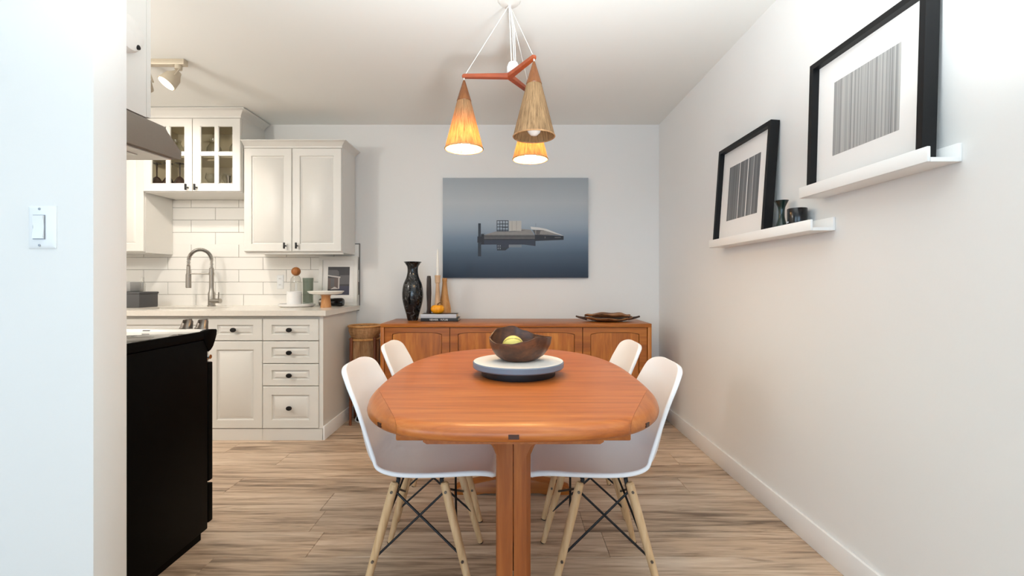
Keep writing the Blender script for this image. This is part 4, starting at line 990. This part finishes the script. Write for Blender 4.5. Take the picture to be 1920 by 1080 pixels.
pt = tag(mk('wooden_platter', lambda bm: platter(bm, 0.752, 3.56, BZ, 0.185, 0.125, 0.028, 4, 0.025), M['drift']), 'rough wooden platter with dark horn-like handles, beneath the smaller one', 'platter', 'rough wooden platters')
mk('handle', lambda bm: tube(bm, [(0.59, 3.56, BZ+0.020), (0.53, 3.56, BZ+0.032), (0.505, 3.56, BZ+0.040)], [0.012, 0.008, 0.006], 8), M['driftdark'], pt)
mk('handle', lambda bm: tube(bm, [(0.91, 3.56, BZ+0.020), (0.97, 3.56, BZ+0.030), (0.998, 3.56, BZ+0.038)], [0.012, 0.008, 0.007], 8), M['driftdark'], pt)
tag(mk('wooden_platter', lambda bm: platter(bm, 0.745, 3.565, BZ+0.030, 0.178, 0.115, 0.022, 9, 0.02), M['drift']), 'smaller rough wooden platter lying on the handled one', 'platter', 'rough wooden platters')

# ------------------------------------------------------------------ large print over the sideboard
px0, px1, pz0, pz1, py = -0.571, 0.657, 1.139, 1.982, YB-0.030
cv = thing('canvas_print', 'large blue-grey print of a floating jetty above the sideboard', 'picture', (0.043, YB, pz0))
M['canvas'] = ramp_print('misty_water', [(0.0, (160, 168, 175)), (0.25, (178, 185, 190)), (0.45, (160, 172, 183)), (0.60, (118, 137, 156)), (0.75, (80, 100, 120)), (0.9, (54, 72, 92)), (1.0, (44, 60, 78))], pz0, pz1)
mk('panel', lambda bm: box(bm, px0, px1, py, YB-0.002, pz0, pz1, bev=0.001), M['canvas'], cv)
DK = [plain('jetty_'+n, c, 0.6, var=v) for n, c, v in (('dark', (38, 42, 52), 0.05), ('deck', (140, 138, 136), 0.12), ('front', (92, 92, 94), 0.2), ('pale', (186, 184, 178), 0.05), ('under', (50, 58, 74), 0.05), ('post', (44, 54, 66), 0.05), ('mist', (118, 130, 140), 0.03), ('roof', (206, 206, 204), 0.03))]
def jetty(bm):
    lay = [0]
    def z2(x, y):  # print coordinates -> place on the panel
        u = 880+x/9.6; v = 390+y/9.6
        return (px0+(px1-px0)*(u-831)/271, pz1-(pz1-pz0)*(v-335)/186)
    def poly(pts, k):
        lay[0] += 1; flat(bm, [z2(*p) for p in pts], py-0.0003-0.00004*lay[0], k)
    def rect(x0, y0, x1, y1, k): poly([(x0, y1), (x1, y1), (x1, y0), (x0, y0)], k)
    rect(270, 575, 1180, 665, 4); poly([(945, 660), (1180, 690), (1180, 600), (945, 600)], 4)
    rect(495, 665, 710, 730, 4); poly([(500, 770), (650, 770), (710, 720), (500, 720)], 5); rect(710, 665, 940, 712, 6)
    for x in (512, 548): 
        for y in (675, 720): rect(x, y, x+18, y+26, 6)
    poly([(270, 492), (1170, 490), (1100, 400), (940, 385), (700, 430), (480, 430)], 1)
    rect(270, 492, 1180, 572, 2); rect(270, 566, 1180, 580, 0); rect(280, 520, 1170, 526, 0)
    poly([(700, 440), (1020, 412), (920, 408), (720, 430)], 2)
    rect(715, 240, 935, 420, 3); rect(765, 245, 771, 418, 1); rect(845, 240, 851, 412, 1)
    for i in range(5): rect(495+i*50, 232, 505+i*50, 430, 0)
    for y in (232, 292, 345, 400, 420): rect(495, y, 706, y+11, 0)
    rect(560, 290, 700, 300, 0); rect(590, 350, 690, 362, 0)
    poly([(1180, 600), (1690, 580), (1690, 510), (1180, 490)], 0)
    poly([(1185, 492), (1640, 500), (1380, 405), (1130, 405)], 2); poly([(1260, 480), (1600, 492), (1370, 410), (1280, 415)], 1)
    poly([(1110, 392), (1330, 408), (1640, 500), (1690, 508), (1390, 388), (1250, 360), (1100, 345)], 7)
    rect(1176, 470, 1186, 690, 0); rect(1188, 400, 1194, 490, 3); rect(1190, 285, 1193, 345, 2)
    rect(1350, 520, 1368, 555, 2); rect(1530, 528, 1640, 546, 2)
    rect(165, 285, 210, 875, 5); rect(165, 285, 180, 650, 0); rect(196, 285, 208, 650, 0); rect(150, 520, 220, 630, 0); rect(215, 478, 270, 665, 0); rect(160, 640, 215, 875, 5)
    rect(221, 462, 290, 478, 6)
mk('print', jetty, DK, cv, fin=False)

# ------------------------------------------------------------------ picture ledges and frames on the right wall
def ledge(y0, y1, z, label):
    t = thing('picture_ledge', label, 'shelf', (XR, (y0+y1)/2, z), 'white picture ledges')
    mk('board', lambda bm: box(bm, 1.1735, XR-0.0105, y0, y1, z, z+0.012), M['ledge'], t)
    mk('lip', lambda bm: box(bm, 1.164, 1.1735, y0, y1, z, z+0.043, bev=0.0015), M['ledge'], t)
    mk('back_strip', lambda bm: box(bm, XR-0.0105, XR-0.0005, y0, y1, z, z+0.052, bev=0.0015), M['ledge'], t)
ledge(1.790, 2.706, 1.302, 'longer white picture ledge carrying the small vase and black pot')
ledge(1.288, 1.862, 1.438, 'shorter white picture ledge set higher and nearer the camera')
M['art_fine'] = stripe_print('fine_lines', 230, [(0.32, (120, 120, 120)), (0.5, (164, 163, 161)), (0.66, (192, 190, 186))])
M['art_bold'] = stripe_print('grey_bands', 34, [(0.3, (84, 86, 88)), (0.5, (112, 114, 116)), (0.72, (138, 139, 140))], detail=5)
def framed(y0, y1, z0, h, xb, lean, artmat, art, label, lines=()):
    """frame standing on a ledge, leaning back to the wall (built upright against x = xb, then tilted)"""
    t = thing('framed_picture', label, 'picture', (xb, (y0+y1)/2, z0), 'black frames on the ledges')
    fw, dp = 0.021, 0.042; rot = Matrix.Rotation(lean, 3, 'Y')
    def tilt(bm): bmesh.ops.rotate(bm, verts=bm.verts, cent=(xb, 0, z0), matrix=rot)
    def fr(bm):
        for q in ((y0, y1, z0, z0+fw), (y0, y1, z0+h-fw, z0+h), (y0, y0+fw, z0+fw, z0+h-fw), (y1-fw, y1, z0+fw, z0+h-fw)): box(bm, xb-dp, xb, q[0], q[1], q[2], q[3])
        tilt(bm)
    mk('moulding', fr, M['frame'], t)
    def mt(bm): box(bm, xb-0.016, xb-0.012, y0+fw, y1-fw, z0+fw, z0+h-fw); tilt(bm)
    mk('mount', mt, M['mat'], t)
    a0, a1, b0, b1 = art
    def pr(bm): box(bm, xb-0.0168, xb-0.0155, a0, a1, b0, b1); tilt(bm)
    p = mk('print', pr, artmat, t)
    if lines:
        def ln(bm):
            for c, w_ in lines: box(bm, xb-0.0171, xb-0.0166, c-w_/2, c+w_/2, b0, b1)
            tilt(bm)
        mk('white_line', ln, M['mat'], p)
framed(1.340, 1.862, 1.4505, 0.520, 1.236, R(1.6), M['art_fine'], (1.452, 1.752, 1.580, 1.858), 'larger-looking black frame with fine grey vertical lines on the shorter ledge')
framed(2.153, 2.690, 1.3145, 0.545, 1.220, R(4.0), M['art_bold'], (2.270, 2.590, 1.442, 1.742), 'black frame with broad grey bands on the longer ledge', lines=((2.385, 0.007), (2.47, 0.005), (2.33, 0.002)))
tag(mk('small_vase', lambda bm: lathe(bm, smooth_pts([(0.032, 1.3145), (0.033, 1.319), (0.026, 1.345), (0.015, 1.378), (0.0125, 1.405), (0.015, 1.435), (0.026, 1.460), (0.029, 1.465)], 4)+[(0.025, 1.465), (0.010, 1.43), (0.001, 1.40)], (1.212, 2.062, 0), 32), M['greenvase']), 'small dark green waisted vase on the longer picture ledge', 'vase')
cp = tag(mk('candle_pot', lambda bm: lathe(bm, [(0.034, 1.3145), (0.0365, 1.318), (0.0375, 1.410), (0.0365, 1.412), (0.0345, 1.410), (0.0340, 1.400), (0.001, 1.399)], (1.2125, 1.950, 0), 36), M['blackglaze']), 'glossy black candle pot next to the small green vase', 'pot')
mk('label', lambda bm: box(bm, 1.1752, 1.1785, 1.950, 1.966, 1.352, 1.358), M['bookgrey'], cp)

# ------------------------------------------------------------------ rattan stand and cable in the corner
sxc, syc = -1.152, 3.655
rs = thing('rattan_stand', 'slim wooden stand wrapped in vertical reeds beside the sideboard', 'plant stand', (sxc, syc, 0))
for k in range(4):
    a = R(45+90*k+8); x, y = sxc+0.124*math.cos(a), syc+0.124*math.sin(a)
    mk('leg', lambda bm: tube(bm, [(x+0.008*math.cos(a), y+0.008*math.sin(a), 0), (x, y, 0.672)], [0.010, 0.013], 12), M['standwood'], rs)
for z in (0.156, 0.655):
    mk('hoop', lambda bm: tube(bm, [(sxc+0.112*math.cos(q), syc+0.112*math.sin(q), z) for q in [2*math.pi*k/40 for k in range(41)]], 0.009, 8, caps=False), M['tan'], rs)
def reeds(bm):
    for k in range(64):
        a = 2*math.pi*k/64; r = 0.104; tube(bm, [(sxc+r*math.cos(a), syc+r*math.sin(a), 0.16), (sxc+r*math.cos(a), syc+r*math.sin(a), 0.65)], 0.0046, 5)
mk('reeds', reeds, M['rattan'], rs)['kind'] = 'stuff'
bs = thing('rattan_basket', 'shallow woven rattan basket resting on the reed stand', 'basket', (sxc, syc, 0.665))
def bask(bm):
    for i in range(9):
        z = 0.668+i*0.0098; r = 0.098+0.022*math.sin(i/8*math.pi*0.55); tube(bm, [(sxc+r*math.cos(q), syc+r*math.sin(q), z) for q in [2*math.pi*k/40 for k in range(41)]], 0.0058, 6, caps=False)
mk('weave', bask, M['rattan'], bs)
mk('rim', lambda bm: tube(bm, [(sxc+0.124*math.cos(q), syc+0.124*math.sin(q), 0.757) for q in [2*math.pi*k/48 for k in range(49)]], 0.008, 8, caps=False), M['tan'], bs)
mk('base', lambda bm: lathe(bm, [(0.001, 0.664), (0.100, 0.664), (0.100, 0.670), (0.001, 0.670)], (sxc, syc, 0), 32, caps=(False, False)), M['standwood'], bs)
ad = thing('power_adapter', 'black power adapter with a white cord on the floor under the reed stand', 'adapter', (-1.155, 3.66, 0))
mk('casing', lambda bm: box(bm, -1.215, -1.115, 3.635, 3.690, 0.004, 0.042, bev=0.008), M['blackmetal'], ad)
mk('white_cord', lambda bm: tube(bm, smooth_pts([(-1.12, 3.622, 0.010), (-1.18, 3.612, 0.006), (-1.216, 3.628, 0.012), (-1.222, 3.66, 0.030), (-1.20, 3.70, 0.052), (-1.15, 3.715, 0.056), (-1.10, 3.71, 0.03), (-1.06, 3.70, 0.006)], 6), 0.004, 8), M['switch'], ad)
